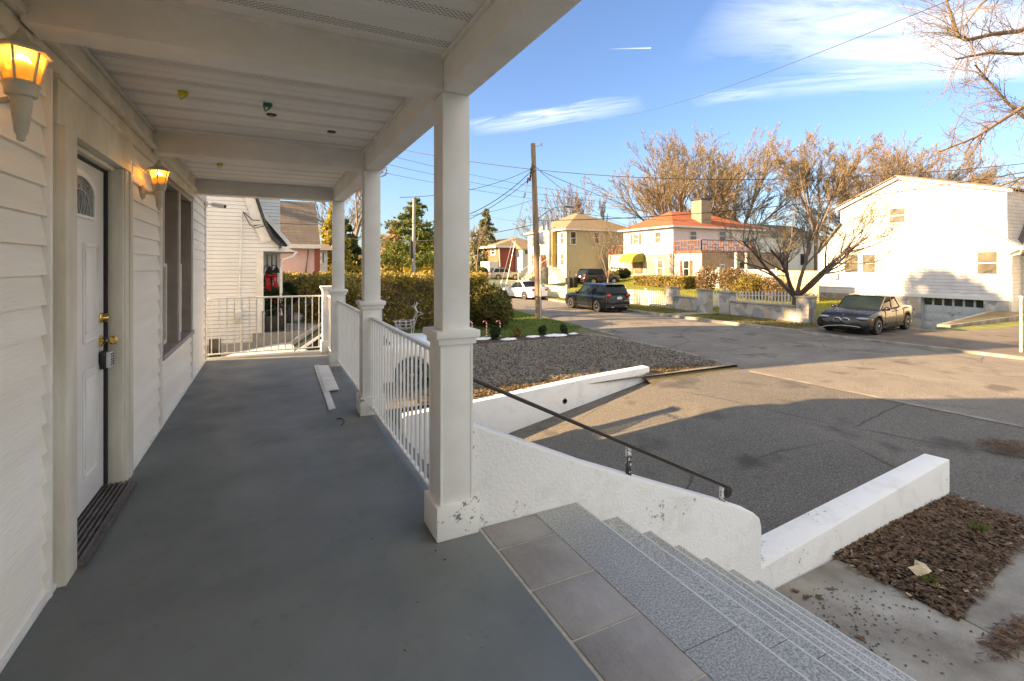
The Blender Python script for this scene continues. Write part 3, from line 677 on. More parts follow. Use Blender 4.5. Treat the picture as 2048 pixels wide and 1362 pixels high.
def far_h(x,y):
    d=x-Xf(min(y,42)); z=-1.17
    if 1<y<17.2: z=-1.24
    if d<.2: return z
    k=max(0,min(1,(d-2.6)/15.)); up=float(np.interp(y,[12,22,27,36,60,90,140],[0,.15,.9,1.62,1.2,1.1,1.6]))
    z+=k*up
    # dip of the driveway to the basement garage
    if 11.0<y<17.2 and 24<x<37.3: z=min(z,-1.2-1.4*((x-24)/13.)**1.1)
    z+=max(0,(x-60))*.02
    return z
ul=[0,.15,.16,1.,2.6,4,6,8,10,12,14,15.5,17,18,20,24,30,40,60,100,200]
Yf=sorted(set([-60,-30,-10,0,.9,1.1,5,8,10,10.95,11.05,12,13,14,15,16,17.1,17.3,18,20,22,24,27,30,33,36,39,42,46,49]))
def fm(u,y):
    x=Xf(min(y,42))+u; z=far_h(x,y)
    if 1.05<y<17.2 and u<17.6: z-=.12
    return (x,y,z if u>.15 else (-1.31 if u<.1 else z-.005))
grid('far_lawn',ul,Yf,fm,m_lawn2,False)
def nh(x,y): return float(np.interp(y,[49,70,120,300],[-1.17,-.3,.6,3.]))+float(np.interp(x,[40,60,200],[0,.4,3]))
grid('back_land',[-150,-80,-50,-30,-15,-5,0,5,10,15,20,25,30,35,40,60,100,220],[49,52,56,60,65,70,80,100,130,180,300],lambda x,y:(x,y,nh(x,y)),m_lawn2)
# near side: gravel lot, lawn
def nearf(u,y):
    x=-60+(Xn(y)+60)*u; return (x,y,-1.19 if u<.9995 else -1.31)
grid('near_land',[0,.5,.8,.82,.86,.9,.95,.985,.9994,1],[9.0,12,15.9,16,17,20,25,30,42],nearf,m_dirt,False)
grid('gravel_lot',np.linspace(0,1,12),[9.0,10,11,12,13,14,15,15.6],lambda u,y:(.5+(Xn(y)-.5-max(0,(y-13.)*.25))*u,y,-1.172-.006*u),m_gravel)
grid('front_lawn',np.linspace(0,1,10),[16.1,17,18,20,24,30,41],lambda u,y:(2+(Xn(y)-.12-2-max(0,(17.4-y)*.9))*u,y,-1.15-.03*u**4),m_lawn)
# driveway
def zd(x,y):
    x0=float(np.interp(y,[2.7,9.],[7.4,8.4]))
    return -1.285-.155*max(0.,x0-x)**1.02 if y>2.72 else (-1.285+.15*min(1,max(0,(8.6-x)/1.6)))
xs_=[-.86,0,1,2,3,3.4,4,4.5,5,5.5,6,6.5,6.8,7.2,7.6,8,8.4,9,10,11,None]
def dv_(x,y): return (Xn(y) if x is None else x,y,zd(Xn(y) if x is None else x,y))
grid('driveway',xs_,[2.73,3,4,5,6,7,8,8.8,9.2],dv_,m_asph)
grid('driveway_apron',[6.78,7.2,7.6,8,8.4,9,10,11,None],[-12,-6,-2,0,1,2,2.4,2.73],lambda x,y:(Xn(y) if x is None else x,y,-1.16 if (x is not None and x<7) else zd(Xn(y) if x is None else x,y)),m_asph)
grid('verge',np.linspace(0,1,8),[8.75,9.0,9.12,9.4,9.8],lambda u,y:(8.0+(Xn(y)-.05-8.0)*u,y,(-1.34 if y<8.9 else (-1.235 if y<9.1 else -1.165-.10*u**2))),m_dirt)
# near kerb strip flush with the road
mb=MB()
yy=[-12,0,3.6,6,8.6]
for a,bb in zip(yy[:-1],yy[1:]): mb.add([(Xn(a)-.13,a,-1.276),(Xn(a)+.03,a,-1.276),(Xn(bb)+.03,bb,-1.276),(Xn(bb)-.13,bb,-1.276)],[(0,1,2,3)])
struct(mb.build('kerb_strip',M('worn kerb stone',(.24,.22,.19),.9,.3,3)))
mb=MB()
for a,bb in zip([1,4,6.6,9,11.8],[4,6.6,9,11.8,12.6]): mb.add([(Xf(a)-.05,a,-1.33),(Xf(a)+.11,a,-1.33),(Xf(bb)+.11,bb,-1.33),(Xf(bb)-.05,bb,-1.33),(Xf(a)-.05,a,-1.222),(Xf(a)+.11,a,-1.216),(Xf(bb)+.11,bb,-1.216),(Xf(bb)-.05,bb,-1.222)],[(3,2,1,0),(4,5,6,7),(0,1,5,4),(1,2,6,5),(2,3,7,6),(3,0,4,7)])
struct(mb.build('kerb_strip',m_conc))
def kerb(name,Xfun,sgn,y0,y1,h0=-1.30,h1=-1.165,w=.16):
    mb=MB(); ysq=np.arange(y0,y1+.01,1.); vs=[]
    for y in ysq:
        x=Xfun(y); vs+=[(x,y,h0-.05),(x,y,h1-.02),(x+sgn*.02,y,h1),(x+sgn*w,y,h1),(x+sgn*w,y,h0-.05)]
    n=len(ysq); mb.add(vs,[(i*5+k,i*5+5+k,i*5+6+k,i*5+k+1) for i in range(n-1) for k in range(4)]+[(0,1,2,3,4),tuple((n-1)*5+k for k in (4,3,2,1,0))])
    return struct(mb.build(name,m_conc))
kerb('kerb',Xf,1,12.6,42); kerb('kerb',Xf,1,-30,1.0); kerb('near_kerb',Xn,-1,15.,41.)
# concrete walk with planting bed
def slab(name,pts,z,mat,th=.12):
    mb=MB(); mb.prism(pts,'z',z-th,z); return struct(mb.build(name,mat,bevel=.008))
slab('concrete_walk',[(3.33,.3),(3.33,2.53),(4.42,2.57),(4.49,1.80),(4.42,.3)],-1.10,m_conc)
slab('concrete_walk',[(4.43,.3),(4.50,1.79),(6.0,1.955),(5.9,.3)],-1.098,m_conc)
slab('concrete_walk',[(5.91,.3),(6.01,1.955),(8.6,2.15),(8.5,.3)],-1.101,m_conc)
slab('concrete_walk',[(3.33,-6),(3.33,.29),(8.5,.29),(8.5,-6)],-1.11,m_conc)
o=grid('planting_bed',np.linspace(0,1,24),np.linspace(0,1,14),lambda u,v:(4.42+2.30*u,1.72+.28*u+(1.0-.20*u)*v, -1.10+.035*math.sin(math.pi*u)*math.sin(math.pi*v)+.018*math.sin(17*u+9*v)),m_mulch)
rng=np.random.default_rng(11)
n=7000; u=rng.random(n); v=rng.random(n); P=np.stack([4.42+2.30*u,1.74+.28*u+(.94-.20*u)*v,-1.085+.035*np.sin(np.pi*u)*np.sin(np.pi*v)+rng.random(n)*.03],1)
P[:,:2]+=rng.normal(0,.035,(n,2)); V,Fq=leaves(P,.023,2,2.2,up=2.0); tag(mesh_np('leaf_litter',V,Fq,m_deadleaf),'brown dry leaves and bark filling the bed by the low white wall','leaves',kind='stuff')
n=420; u=rng.random(n); v=rng.random(n)
P=np.stack([4.42+2.30*u,1.74+.28*u+(.94-.20*u)*v,-1.085+rng.random(n)*.03],1); P[:,:2]+=rng.normal(0,.05,(n,2)); V,Fq=leaves(P,.028,8,1.8,up=2.0)
tag(mesh_np('pale_chips',V,Fq,M('pale wood chips',(.42,.33,.22),.8,.4,40)),'pale chips and curled leaves among the litter of the bed','leaves',kind='stuff')
def tuft(c,n,h,seed,label,mat=m_blade,spread=.05,w=.006,name='grass_tuft'):
    rg=np.random.default_rng(seed); V=[];Fq=[]
    for i in range(n):
        a=rg.random()*6.28; q=rg.random()*spread; l=h*rg.uniform(.5,1.1); bx,by=c[0]+q*math.cos(a),c[1]+q*math.sin(a); k=rg.random()*6.28
        dx,dy=math.cos(k)*w,math.sin(k)*w; lx,ly=math.cos(a)*l*.5,math.sin(a)*l*.5
        V+=[(bx-dx,by-dy,c[2]),(bx+dx,by+dy,c[2]),(bx+lx*.4+dx*.7,by+ly*.4+dy*.7,c[2]+l*.6),(bx+lx,by+ly,c[2]+l)]; Fq.append((4*i,4*i+1,4*i+2,4*i+3))
    return tag(mesh_np(name,V,Fq,mat,origin=tuple(c)),label,'grass',group='grass tufts in the bed')
c_=G(1955,1065,-1.08); tuft((c_.x,c_.y,-1.09),60,.12,1,'bright green grass tuft in the planting bed near its far edge')
c_=G(1862,1168,-1.08); tuft((c_.x,c_.y,-1.09),40,.08,2,'small dark green tuft in the planting bed near the concrete')
c_=G(1840,1150,-1.08); tag(MB().add([(c_.x+dx,c_.y+dy,-1.05+dz) for dx,dy,dz in ((-.10,-.03,0),(-.02,-.07,.03),(.07,-.05,.01),(.12,.02,.02),(.05,.06,.05),(-.03,.03,.01),(-.08,.05,.03),(0,0,.055))],[(0,1,7),(1,2,7),(2,3,7),(3,4,7),(4,5,7),(5,6,7),(6,0,7)]).build('crumpled_paper',M('tan paper',(.52,.42,.28),.8,.2,20),origin=(c_.x,c_.y,-1.06)),'crumpled tan paper lying on the leaves of the bed','litter')
for (px,py,rx,ry,n,sd,lab,zz) in ((2015,892,.5,.35,700,21,'heap of dry straw at the right edge of the driveway',-1.24),(2025,1275,.35,.08,260,22,'strip of dry leaves on the concrete at the photo corner',-1.085)):
    c_=G(px,py,zz); P=np.stack([c_.x+rng.normal(0,rx*.5,n),c_.y+rng.normal(0,ry*.5,n),zz+rng.random(n)*.012],1); V,Fq=leaves(P,.016,sd,5.,up=3.)
    tag(mesh_np('straw',V,Fq,m_deadleaf),lab,'leaves',kind='stuff')
for i,(px,py) in enumerate(((1612,1192),(1632,1192),(1608,1198),(1660,1178),(1695,1290),(1588,1178),(1726,1280))):
    c_=G(px,py,-1.095); V,Fq=leaves(np.array([[c_.x+dx,c_.y+dy,-1.09] for dx,dy in rng.normal(0,.012,(2,2))]),.034,i,1.6,up=4.)
    tag(mesh_np('fallen_leaf',V,Fq,m_deadleaf,origin=(c_.x,c_.y,-1.09)),'curled brown leaf fallen on the concrete at the foot of the steps','leaf',group='leaves fallen on the concrete')
n=380; c_=G(1650,1270,-1.1); P=np.stack([c_.x+rng.normal(.1,.55,n),c_.y+rng.normal(0,.22,n),np.full(n,-1.094)],1); P=P[(P[:,0]>3.4)&(P[:,1]<2.45)]
V,Fq=leaves(P,.012,91,1.6,up=8.); tag(mesh_np('path_dirt',V,Fq,m_mulch),'dark soil crumbs scattered over the concrete walk below the steps','dirt',kind='stuff')
# verge leaves by the retaining wall and gravel edge
n=5000; u=rng.random(n); y=9.05+u*0+np.abs(rng.normal(0,.28,n)); x=2.5+8.3*rng.random(n)
P=np.stack([x,y+.1*(x-2.5)/8.,-1.165+rng.random(n)*.035-.05*np.clip((x-8)/3.,0,1)],1); V,Fq=leaves(P,.032,31,2.4,up=.8)
tag(mesh_np('dry_grass_verge',V,Fq,foliage('dry verge grass',(.10,.08,.04),(.24,.17,.09),3)),'dry grass and leaves along the top of the white retaining wall','grass',kind='stuff')
n=60000; u=rng.random(n)**.8; y=15.5-6.1*rng.random(n)**.75; P=np.stack([1+10.2*rng.random(n),y,np.full(n,-1.168)+rng.random(n)*.012],1)
P=P[P[:,0]<np.interp(P[:,1],NY,NX)-.3-np.maximum(0,(P[:,1]-13.)*.25)]; V,Fq=leaves(P,.034,71,1.3,up=1.2)
m,t,b=nt('loose stone chips'); v=coord(t); t.links.new(ramp(t,noise(t,v,22,2,.8),[(.33,(.07,.06,.048)),(.5,(.18,.16,.13)),(.64,(.38,.345,.29))]),b.inputs['Base Color']); b.inputs['Roughness'].default_value=.9
tag(mesh_np('loose_gravel',V,Fq,m),'loose grey stone chips covering the gravel lot','gravel',kind='stuff')
# grass blades on the small lawn
def blades(name,label,x0,x1,y0,y1,n,h,seed,mat,zf,mask=None):
    rg=np.random.default_rng(seed); x=rg.uniform(x0,x1,n); y=rg.uniform(y0,y1,n)
    if mask is not None: k=mask(x,y); x,y=x[k],y[k]; 
    n=len(x); z=np.array([zf(a,b_) for a,b_ in zip(x,y)]); a=rg.random(n)*6.28; l=h*rg.uniform(.4,1.2,n); w=h*.14
    lx=np.cos(a)*l*.6; ly=np.sin(a)*l*.6; dx=-np.sin(a)*w; dy=np.cos(a)*w
    V=np.stack([np.stack([x-dx,y-dy,z],1),np.stack([x+dx,y+dy,z],1),np.stack([x+lx+dx*.3,y+ly+dy*.3,z+l],1),np.stack([x+lx-dx*.3,y+ly-dy*.3,z+l],1)],1).reshape(-1,3)
    return tag(mesh_np(name,V,np.arange(4*n).reshape(n,4),mat),label,'grass',kind='stuff')
xn_=lambda y:np.interp(y,NY,NX)
blades('lawn_grass','short green grass between the snowy bed and the street',2.5,13.5,16.0,26,60000,.06,41,m_blade,lambda a,b_:-1.16,lambda x,y:x<xn_(y)-.15-np.clip((17.4-y)*.9,0,9))
blades('far_verge_grass','rough grass strip between the far kerb and the fences',19.3,22.0,13,34,30000,.06,42,foliage('rough verge grass',(.12,.12,.03),(.28,.24,.08),.8),lambda a,b_:-1.17,lambda x,y:(x>np.interp(y,FY,FX)+.2)&~((x<22)&(y>19.0)&(y<20.2)))
m_lg=foliage('yellow green lawn blades',(.18,.20,.03),(.36,.36,.07),.5)
blades('far_lawn_grass','sunny yellow green lawn in front of the orange roofed house',22.2,37,19,46,70000,.08,43,m_lg,lambda a,b_:far_h(a,b_))
blades('side_lawn_grass','bright green grass beside the white gabled house',22.4,36.8,17.4,24,24000,.07,44,m_lg,lambda a,b_:far_h(a,b_))
# ================================================================== CARS
def carpaint(name,col,metal=.3,rough=.25):
    m,t,b=nt(name); b.inputs['Metallic'].default_value=metal; b.inputs['Coat Weight'].default_value=.35; b.inputs['Coat Roughness'].default_value=.06
    v=coord(t); f=noise(t,v,3.,6); t.links.new(ramp(t,f,[(.3,tuple(c*.85 for c in col)),(.7,col)]),b.inputs['Base Color'])
    t.links.new(ramp(t,noise(t,v,9,4),[(.3,rough),(.8,rough+.18)]),b.inputs['Roughness']); return m
m_head=M('headlight lens',(.34,.36,.38),.12,.3,30,spec=.9); m_tail=M('red tail lens',(.45,.015,.02),.2,.3,20,spec=.8)
m_chrome=M('chrome strip',(.75,.76,.78),.15,.1,10,metal=1.); m_plate=M('number plate',(.80,.80,.72),.5,.2,60); m_under=M('dark underbody',(.012,.012,.012),.9,.2)
m_orange=M('amber marker',(.7,.20,.02),.3,.1)
def car(label,loc,rz,paint,L=4.6,W=1.84,H=1.46,wb=2.8,style='sedan',wr=.33,group=None,extra=None,clad=False,fo=.92,cat='car',plate=True):
    c=lthing('parked_car',label,cat,loc,rz,group or 'cars parked around the street')
    xf=L/2-fo; xr=xf-wb; X0,X1=-L/2,L/2; k=H/1.46
    belt=.66*H if style=='sedan' else .60*H
    if style=='sedan':
        top=[(X0,.60*k),(X0+.06,.93*k),(X0+.25,.98*k),(xr+.15,1.0*k),(0,.95*k),(xf-.35,.95*k),(xf+.15,.88*k),(X1-.30,.80*k),(X1-.06,.71*k),(X1,.56*k)]
        gh=dict(r0=xr+.0,r1=xr+.62,f1=xf-1.28,f0=xf-.42,zb=.93*k,zt=H)
    else:
        top=[(X0,.66*k),(X0+.05,.90*k),(X0+.2,.92*k),(0,.93*k),(xf-.40,.95*k),(xf+.1,.92*k),(X1-.30,.84*k),(X1-.06,.72*k),(X1,.55*k)]
        gh=dict(r0=X0+.10,r1=X0+.48,f1=xf-1.20,f0=xf-.40,zb=.92*k,zt=H-.04)
    tx=[p[0] for p in top]; tz=[p[1] for p in top]
    st=set(np.round(np.linspace(X0,X1,29),3))
    for w_ in (xf,xr):
        for a in np.linspace(0,math.pi,13): st.add(round(w_+(wr+.06)*math.cos(a),3))
        st.add(round(w_+(wr+.061),3)); st.add(round(w_-(wr+.061),3))
    st=sorted(st); ground=.20 if style=='sedan' else .24
    V=[];nS=11
    for x in st:
        e=min(1,abs(x)/(L/2)); w=W/2*(1-.13*e**5-.10*max(0,(e-.93)/.07)**2)
        zb=ground+.10*max(0,(e-.9)/.1)**2; za=zb
        for w_ in (xf,xr):
            dd=(wr+.06)**2-(x-w_)**2
            if dd>0: za=max(za,wr+math.sqrt(dd))
        zt=float(np.interp(x,tx,tz)); bl=min(belt*.98,zt-.03)
        mid=zb+(bl-zb)*.42
        row=[(x,0,zb),(x,w*.80,zb),(x,w*.80,max(za,zb+.001)),(x,w*.975,max(za,zb+.03)),(x,w,max(za+.01,mid-.08)),(x,w*1.003,max(za+.02,mid)),(x,w*.99,max(za+.03,bl-.10)),(x,w*.965,max(za+.04,bl)),(x,w*.90,max(zt-.015,bl+.01)),(x,w*.5,zt+.012),(x,0,zt+.022)]
        V.append(row)
    for side in (1,-1):
        pass
    body=MB(); vs=[];
    for row in V: vs+=[(p[0],p[1],p[2]) for p in row]+[(p[0],-p[1],p[2]) for p in row]
    n=len(V); fs=[]
    for i in range(n-1):
        a=i*2*nS; b_=(i+1)*2*nS
        for k_ in range(nS-1):
            fs.append((a+k_,b_+k_,b_+k_+1,a+k_+1)); fs.append((a+nS+k_,a+nS+k_+1,b_+nS+k_+1,b_+nS+k_))
    for i,fl in ((0,1),(n-1,-1)):
        a=i*2*nS
        for k_ in range(nS-1): fs.append((a+k_,a+k_+1,a+nS+k_+1,a+nS+k_))
    body.add(vs,fs); bo=body.build('body',paint,c,smooth=True,ang=48)
    g=gh; wb_,wt_=W/2*.90,W/2*.74
    def hull(mb,ex,z0,z1,x_r0,x_r1,x_f1,x_f0):
        P=[(x_r0,wb_*.92+ex,z0),(x_f0,wb_*.90+ex,z0),(x_f1,wt_+ex,z1),(x_r1,wt_*.98+ex,z1)]
        v=P+[(p[0],-p[1],p[2]) for p in P]
        mb.add(v,[(0,1,2,3),(7,6,5,4),(1,5,6,2),(0,3,7,4),(3,2,6,7),(0,4,5,1)])
    gm=MB(); hull(gm,0,g['zb']-.05,g['zt']-.035,g['r0'],g['r1'],g['f1'],g['f0']); gm.build('windows',m_cglass,c,bevel=.03)
    rf=MB(); zt=g['zt']; x0r,x1r=g['r1']-.06,g['f1']+.06
    pr=[]
    for i in range(9):
        u=i/8; x=x0r+(x1r-x0r)*u; z=zt+.03*math.sin(math.pi*u)-.01
        pr.append([(x,-wt_-.015,z-.075),(x,-wt_*.93,z-.02),(x,-wt_*.5,z+.012),(x,0,z+.02),(x,wt_*.5,z+.012),(x,wt_*.93,z-.02),(x,wt_+.015,z-.075)])
    v=[p for row in pr for p in row]; rf.add(v,[(i*7+j,i*7+j+1,(i+1)*7+j+1,(i+1)*7+j) for i in range(8) for j in range(6)]); rf.build('roof',paint,c,smooth=True,ang=60)
    def pil(xa,xb,wa,wd):
        for s_ in (1,-1):
            mb=MB(); a=Vector((xa,s_*(wb_*.92+.012),g['zb']-.05)); b_=Vector((xb,s_*(wt_+.012),zt-.05))
            mb.add([a+Vector((-wa/2,0,0)),a+Vector((wa/2,0,0)),b_+Vector((wd/2,0,0)),b_+Vector((-wd/2,0,0))]+[q+Vector((0,-s_*.03,0)) for q in (a+Vector((-wa/2,0,0)),a+Vector((wa/2,0,0)),b_+Vector((wd/2,0,0)),b_+Vector((-wd/2,0,0)))],[(0,1,2,3),(7,6,5,4),(0,4,5,1),(1,5,6,2),(2,6,7,3),(3,7,4,0)])
            mb.build('pillar',paint if (xa!=mx) else m_black,c)
    mx=(g['f0']+g['r0'])/2-.05
    pil(g['f0']-.02,g['f1']+.02,.10,.07); pil(mx,mx-.02,.09,.07); pil(g['r0']+.12,g['r1']+.06,.34 if style=='sedan' else .22,.16)
    if style!='sedan': pil(xr+.25,xr+.28,.07,.07)
    for s_ in (1,-1):
        ch=MB(); ch.tube([(g['r0']+.1,s_*(wb_*.92+.028),g['zb']-.03),(g['f0']-.08,s_*(wb_*.92+.026),g['zb']-.03)],.012,4); ch.build('window_trim',m_chrome if extra!='plain' else m_black,c)
        m_=MB(); m_.ell((g['f0']-.28,s_*(W/2*.97+.06),g['zb']+.04),(.09,.11,.075),10,6); m_.build('mirror',paint,c,smooth=True)
        s2=MB()
        for xx in (mx+.02,g['f0']-.22,xr+.42): MB().box(xx-.004,min(s_*W/2*.985,s_*(W/2*1.004)),ground+.12,xx+.004,max(s_*W/2*.985,s_*(W/2*1.004)),belt-.02).build('door_seam',m_under,c)
        hd=MB()
        for xx in (mx-.16,g['f0']-1.12): hd.box(xx,s_*W/2-.012,belt-.13,xx+.17,s_*W/2+.022,belt-.10)
        hd.build('door_handle',paint,c,bevel=.006)
        if clad:
            q=MB(); q.box(xr+wr+.05,min(s_*W/2*.93,s_*W/2*1.012),ground-.01,xf-wr-.05,max(s_*W/2*.93,s_*W/2*1.012),ground+.10); q.build('sill_cladding',m_black,c)
            rr=MB(); rr.tube([(g['r1']+.05,s_*wt_*.9,zt+.01),(g['r1']+.2,s_*wt_*.9,zt+.055),(g['f1']-.1,s_*wt_*.9,zt+.055),(g['f1']+.05,s_*wt_*.9,zt+.01)],.014,5); rr.build('roof_rail',m_chrome,c)
    # wheels
    for xx in (xf,xr):
        for s_ in (1,-1):
            y=s_*(W/2-.115)
            ty=MB(); ty.lathe([(wr*.62,-.11),(wr*.93,-.11),(wr,-.08),(wr,.08),(wr*.93,.11),(wr*.62,.11)],(xx,y,wr),'y',24); w_=ty.build('wheel',m_tyre,c,smooth=True)
            rm=MB(); yo=y+s_*.098; rm.lathe([(wr*.66,-.02),(wr*.66,.012),(wr*.60,.014),(wr*.58,-.012),(0,-.012)],(xx,yo,wr),'y',24) if s_>0 else rm.lathe([(wr*.66,.02),(wr*.66,-.012),(wr*.60,-.014),(wr*.58,.012),(0,.012)],(xx,yo,wr),'y',24)
            rm.build('rim_dish',m_under,w_)
            sp=MB(); sp.lathe([(wr*.67,-.012),(wr*.67,.014),(wr*.61,.014),(wr*.61,-.012)],(xx,yo+s_*.006,wr),'y',24)
            for q in range(5):
                a=2*math.pi*q/5+.3; d_=Vector((math.cos(a),0,math.sin(a))); n_=Vector((-math.sin(a),0,math.cos(a))); cc=Vector((xx,yo+s_*.012,wr))
                P=[cc+d_*.03+n_*.035,cc+d_*.03-n_*.035,cc+d_*wr*.63-n_*.022,cc+d_*wr*.63+n_*.022]
                sp.add(P+[p_+Vector((0,-s_*.02,0)) for p_ in P],[(0,1,2,3),(7,6,5,4),(0,4,5,1),(1,5,6,2),(2,6,7,3),(3,7,4,0)])
            sp.ell((xx,yo+s_*.015,wr),(.05,.015,.05)); sp.build('rim',m_rim,w_,smooth=False)
    hz=.66*k if style=='sedan' else .74*k
    tzl=.84*k if style=='sedan' else .90*k
    for s_ in (1,-1):
        MB().ell((X1-.20,s_*W*.35,hz-.01),(.235,.22,.058),14,8).build('headlight',m_head,c,smooth=True)
        MB().ell((X0+.10,s_*W*.375,tzl-.02),(.115,.17,.085 if style=='sedan' else .11),12,8).build('tail_light',m_tail,c,smooth=True)
    if plate: MB().box(X0-.012,-.16,.70*k,X0+.03,.16,.82*k).build('number_plate',m_plate,c)
    MB().box(X0-.006,-W*.36,.30,X0+.10,W*.36,.42).build('rear_valance',m_black if clad else paint,c,bevel=.02)
    MB().box(X1-.10,-W*.33,.26,X1+.004,W*.33,.40).build('front_intake',m_under,c,bevel=.02)
    mb=MB(); mb.box(X0+.25,-W*.40,.14,X1-.25,W*.40,ground+.02); mb.build('underbody',m_under,c)
    return c,dict(X0=X0,X1=X1,xf=xf,xr=xr,k=k,W=W,g=g,belt=belt)
p_black=carpaint('near black blue paint',(.006,.009,.012),0.,.15); p_grey=carpaint('dark bronze grey paint',(.018,.018,.017),.2,.18)
p_white=carpaint('white paint',(.78,.78,.77),.0); p_silver=carpaint('champagne silver paint',(.46,.42,.34),.5); p_teal=carpaint('teal blue paint',(.02,.22,.32),.3); p_wine=carpaint('black plum paint',(.014,.008,.009),0.,.18)
# black SUV with VW style badge disc, chrome lower strip, exhausts
c,q=car('black SUV with chrome trim parked at the far kerb behind the utility pole',(18.05,24.78,-1.285),R(90),p_black,L=4.62,W=1.86,H=1.66,wb=2.74,style='suv',wr=.37,clad=True)
X0=q['X0']
MB().lathe([(.055,0),(.055,-.012),(0,-.012)],(X0+.01,0,.98),'x',16).build('round_badge',m_chrome,c,smooth=False)
MB().box(X0-.02,-.70,.455,X0+.03,.70,.475).build('chrome_strip',m_chrome,c)
for s_ in (1,-1):
    MB().box(X0-.02,s_*.50-.09,.33,X0+.03,s_*.50+.09,.37).build('exhaust_tip',m_chrome,c,bevel=.008)
MB().box(X0+.36,-.60,1.60,X0+.56,.60,1.64).build('rear_spoiler',p_black,c,bevel=.01)
MB().box(X0+.10,-.62,1.10,X0+.16,.62,1.13).build('wiper_line',m_black,c)
# dark sedan on the drive: kidney grille, roundel, fog lights, lifted bumper strip
c,q=car('dark grey sedan with a broken front bumper parked across the far driveway',(22.45,11.75,-1.235),R(187.3),p_grey,L=4.86,W=1.86,H=1.47,wb=2.89,style='sedan',wr=.335,plate=False)
X1=q['X1']
for s_ in (1,-1):
    MB().lathe([(.0,-.002),(.10,-.002),(.12,.012),(.105,.03),(.095,.02),(0,.02)],(X1-.025,s_*.15,.57),'x',18).build('kidney_grille',m_black,c)
    rg=MB(); rg.tube([(X1+.004,s_*.15+.135*math.cos(a),.57+.078*math.sin(a)) for a in [2*math.pi*i/18 for i in range(19)]],.014,5); rg.build('grille_surround',m_chrome,c,smooth=True)
    MB().ell((X1-.10,s_*.66,.36),(.06,.09,.05)).build('fog_light',m_head,c,smooth=True)
MB().lathe([(.045,0),(.045,.010),(0,.010)],(X1-.16,0,.735),'x',16).build('hood_roundel',m_head,c)
MB().ell((X1-.42,q['W']*.47,.60),(.07,.03,.06)).build('side_marker',m_orange,c,smooth=True)
MB().tube([(X1-.08,-.80,.20),(X1+.05,-.45,.30),(X1+.07,0,.36),(X1+.05,.40,.36),(X1-.02,.70,.33)],[.012]*5,6).build('loose_bumper_strip',m_grey,c,smooth=True)
MB().ell((X1-.14,-.78,.42),(.22,.16,.20)).build('torn_bumper_corner',m_under,c,smooth=True)
# white sedan, plum SUV, silver SUV, teal car, white near sedan
car('white sedan parked further up the street left of the utility pole',(18.95,36.1,-1.295),R(99),p_white,L=4.64,W=1.78,H=1.46,wb=2.70,style='sedan',wr=.32)
car('black SUV with tall red tail lights on the driveway of the orange roofed house',(30.3,41.2,far_h(30.0,41)+.0),R(2),p_wine,L=4.55,W=1.82,H=1.69,wb=2.62,style='suv',wr=.35)
car('champagne silver SUV parked on the far drive before the red house',(30.4,63.8,nh(30.4,63.8)),R(-4),p_silver,L=4.5,W=1.8,H=1.68,wb=2.6,style='suv',wr=.35,extra='plain')
car('teal blue car parked behind the hedge beside the silver SUV',(24.1,64.,nh(24,64)),R(2),p_teal,L=4.4,W=1.76,H=1.42,wb=2.6,style='sedan',wr=.32,extra='plain')
car('white sedan parked on the gravel beside the porch railing',(1.35,10.98,-1.175),R(180),p_white,L=4.75,W=1.82,H=1.46,wb=2.78,style='sedan',wr=.335,extra='plain')
# ================================================================== NEIGHBOUR HOUSES ON THE LEFT
nb=thing('neighbour_house','white clapboard house with a steep grey gambrel roof beside the porch','house',(-3,14,-1.6))
Yn=13.5
def P2(px,py,Y): p=WY(px,py,Y); return (p.x,p.z)
poly=[(-9,-1.7)]+[P2(517,700,Yn)]+[P2(517,503,Yn),P2(556,503,Yn),P2(559,491,Yn),P2(544,479,Yn),P2(528,448,Yn),P2(509,392,Yn)]
poly[1]=(poly[1][0],-1.7)
p=P2(509,392,Yn); poly+=[(p[0]-1.2,p[1]+3.4),(-5,9.4),(-8,p[1]+3.4),(-9,2.5)]  # unseen ridge raised high so the house shades the street
MB().prism(poly[:],'y',Yn,Yn+7.).build('gable_wall',m_siden,nb)
rk=[P2(562,496,Yn),P2(545,481,Yn),P2(529,449,Yn),P2(510,392,Yn),(p[0]-1.15,p[1]+3.48),(-5,9.6)]
mb=MB()
for a,b_ in zip(rk[:-1],rk[1:]):
    mb.add([(a[0],Yn-.10,a[1]),(b_[0],Yn-.10,b_[1]),(b_[0]+.03,Yn-.10,b_[1]+.09),(a[0]+.03,Yn-.10,a[1]+.09),(a[0],Yn+7,a[1]),(b_[0],Yn+7,b_[1]),(b_[0]+.03,Yn+7,b_[1]+.09),(a[0]+.03,Yn+7,a[1]+.09)],[(0,1,2,3),(7,6,5,4),(0,4,5,1),(1,5,6,2),(2,6,7,3),(3,7,4,0)])
mb.build('roof',m_roofg,nb)
rk2=[(x-.10,z-.03) for x,z in rk]
mb=MB()
for a,b_ in zip(rk[1:-1],rk[2:]): mb.add([(a[0]-.02,Yn-.04,a[1]),(b_[0]-.02,Yn-.04,b_[1]),(b_[0]-.24,Yn-.04,b_[1]-.02),(a[0]-.24,Yn-.04,a[1]-.06)],[(0,1,2,3)])
mb.build('rake_board',m_trim,nb)
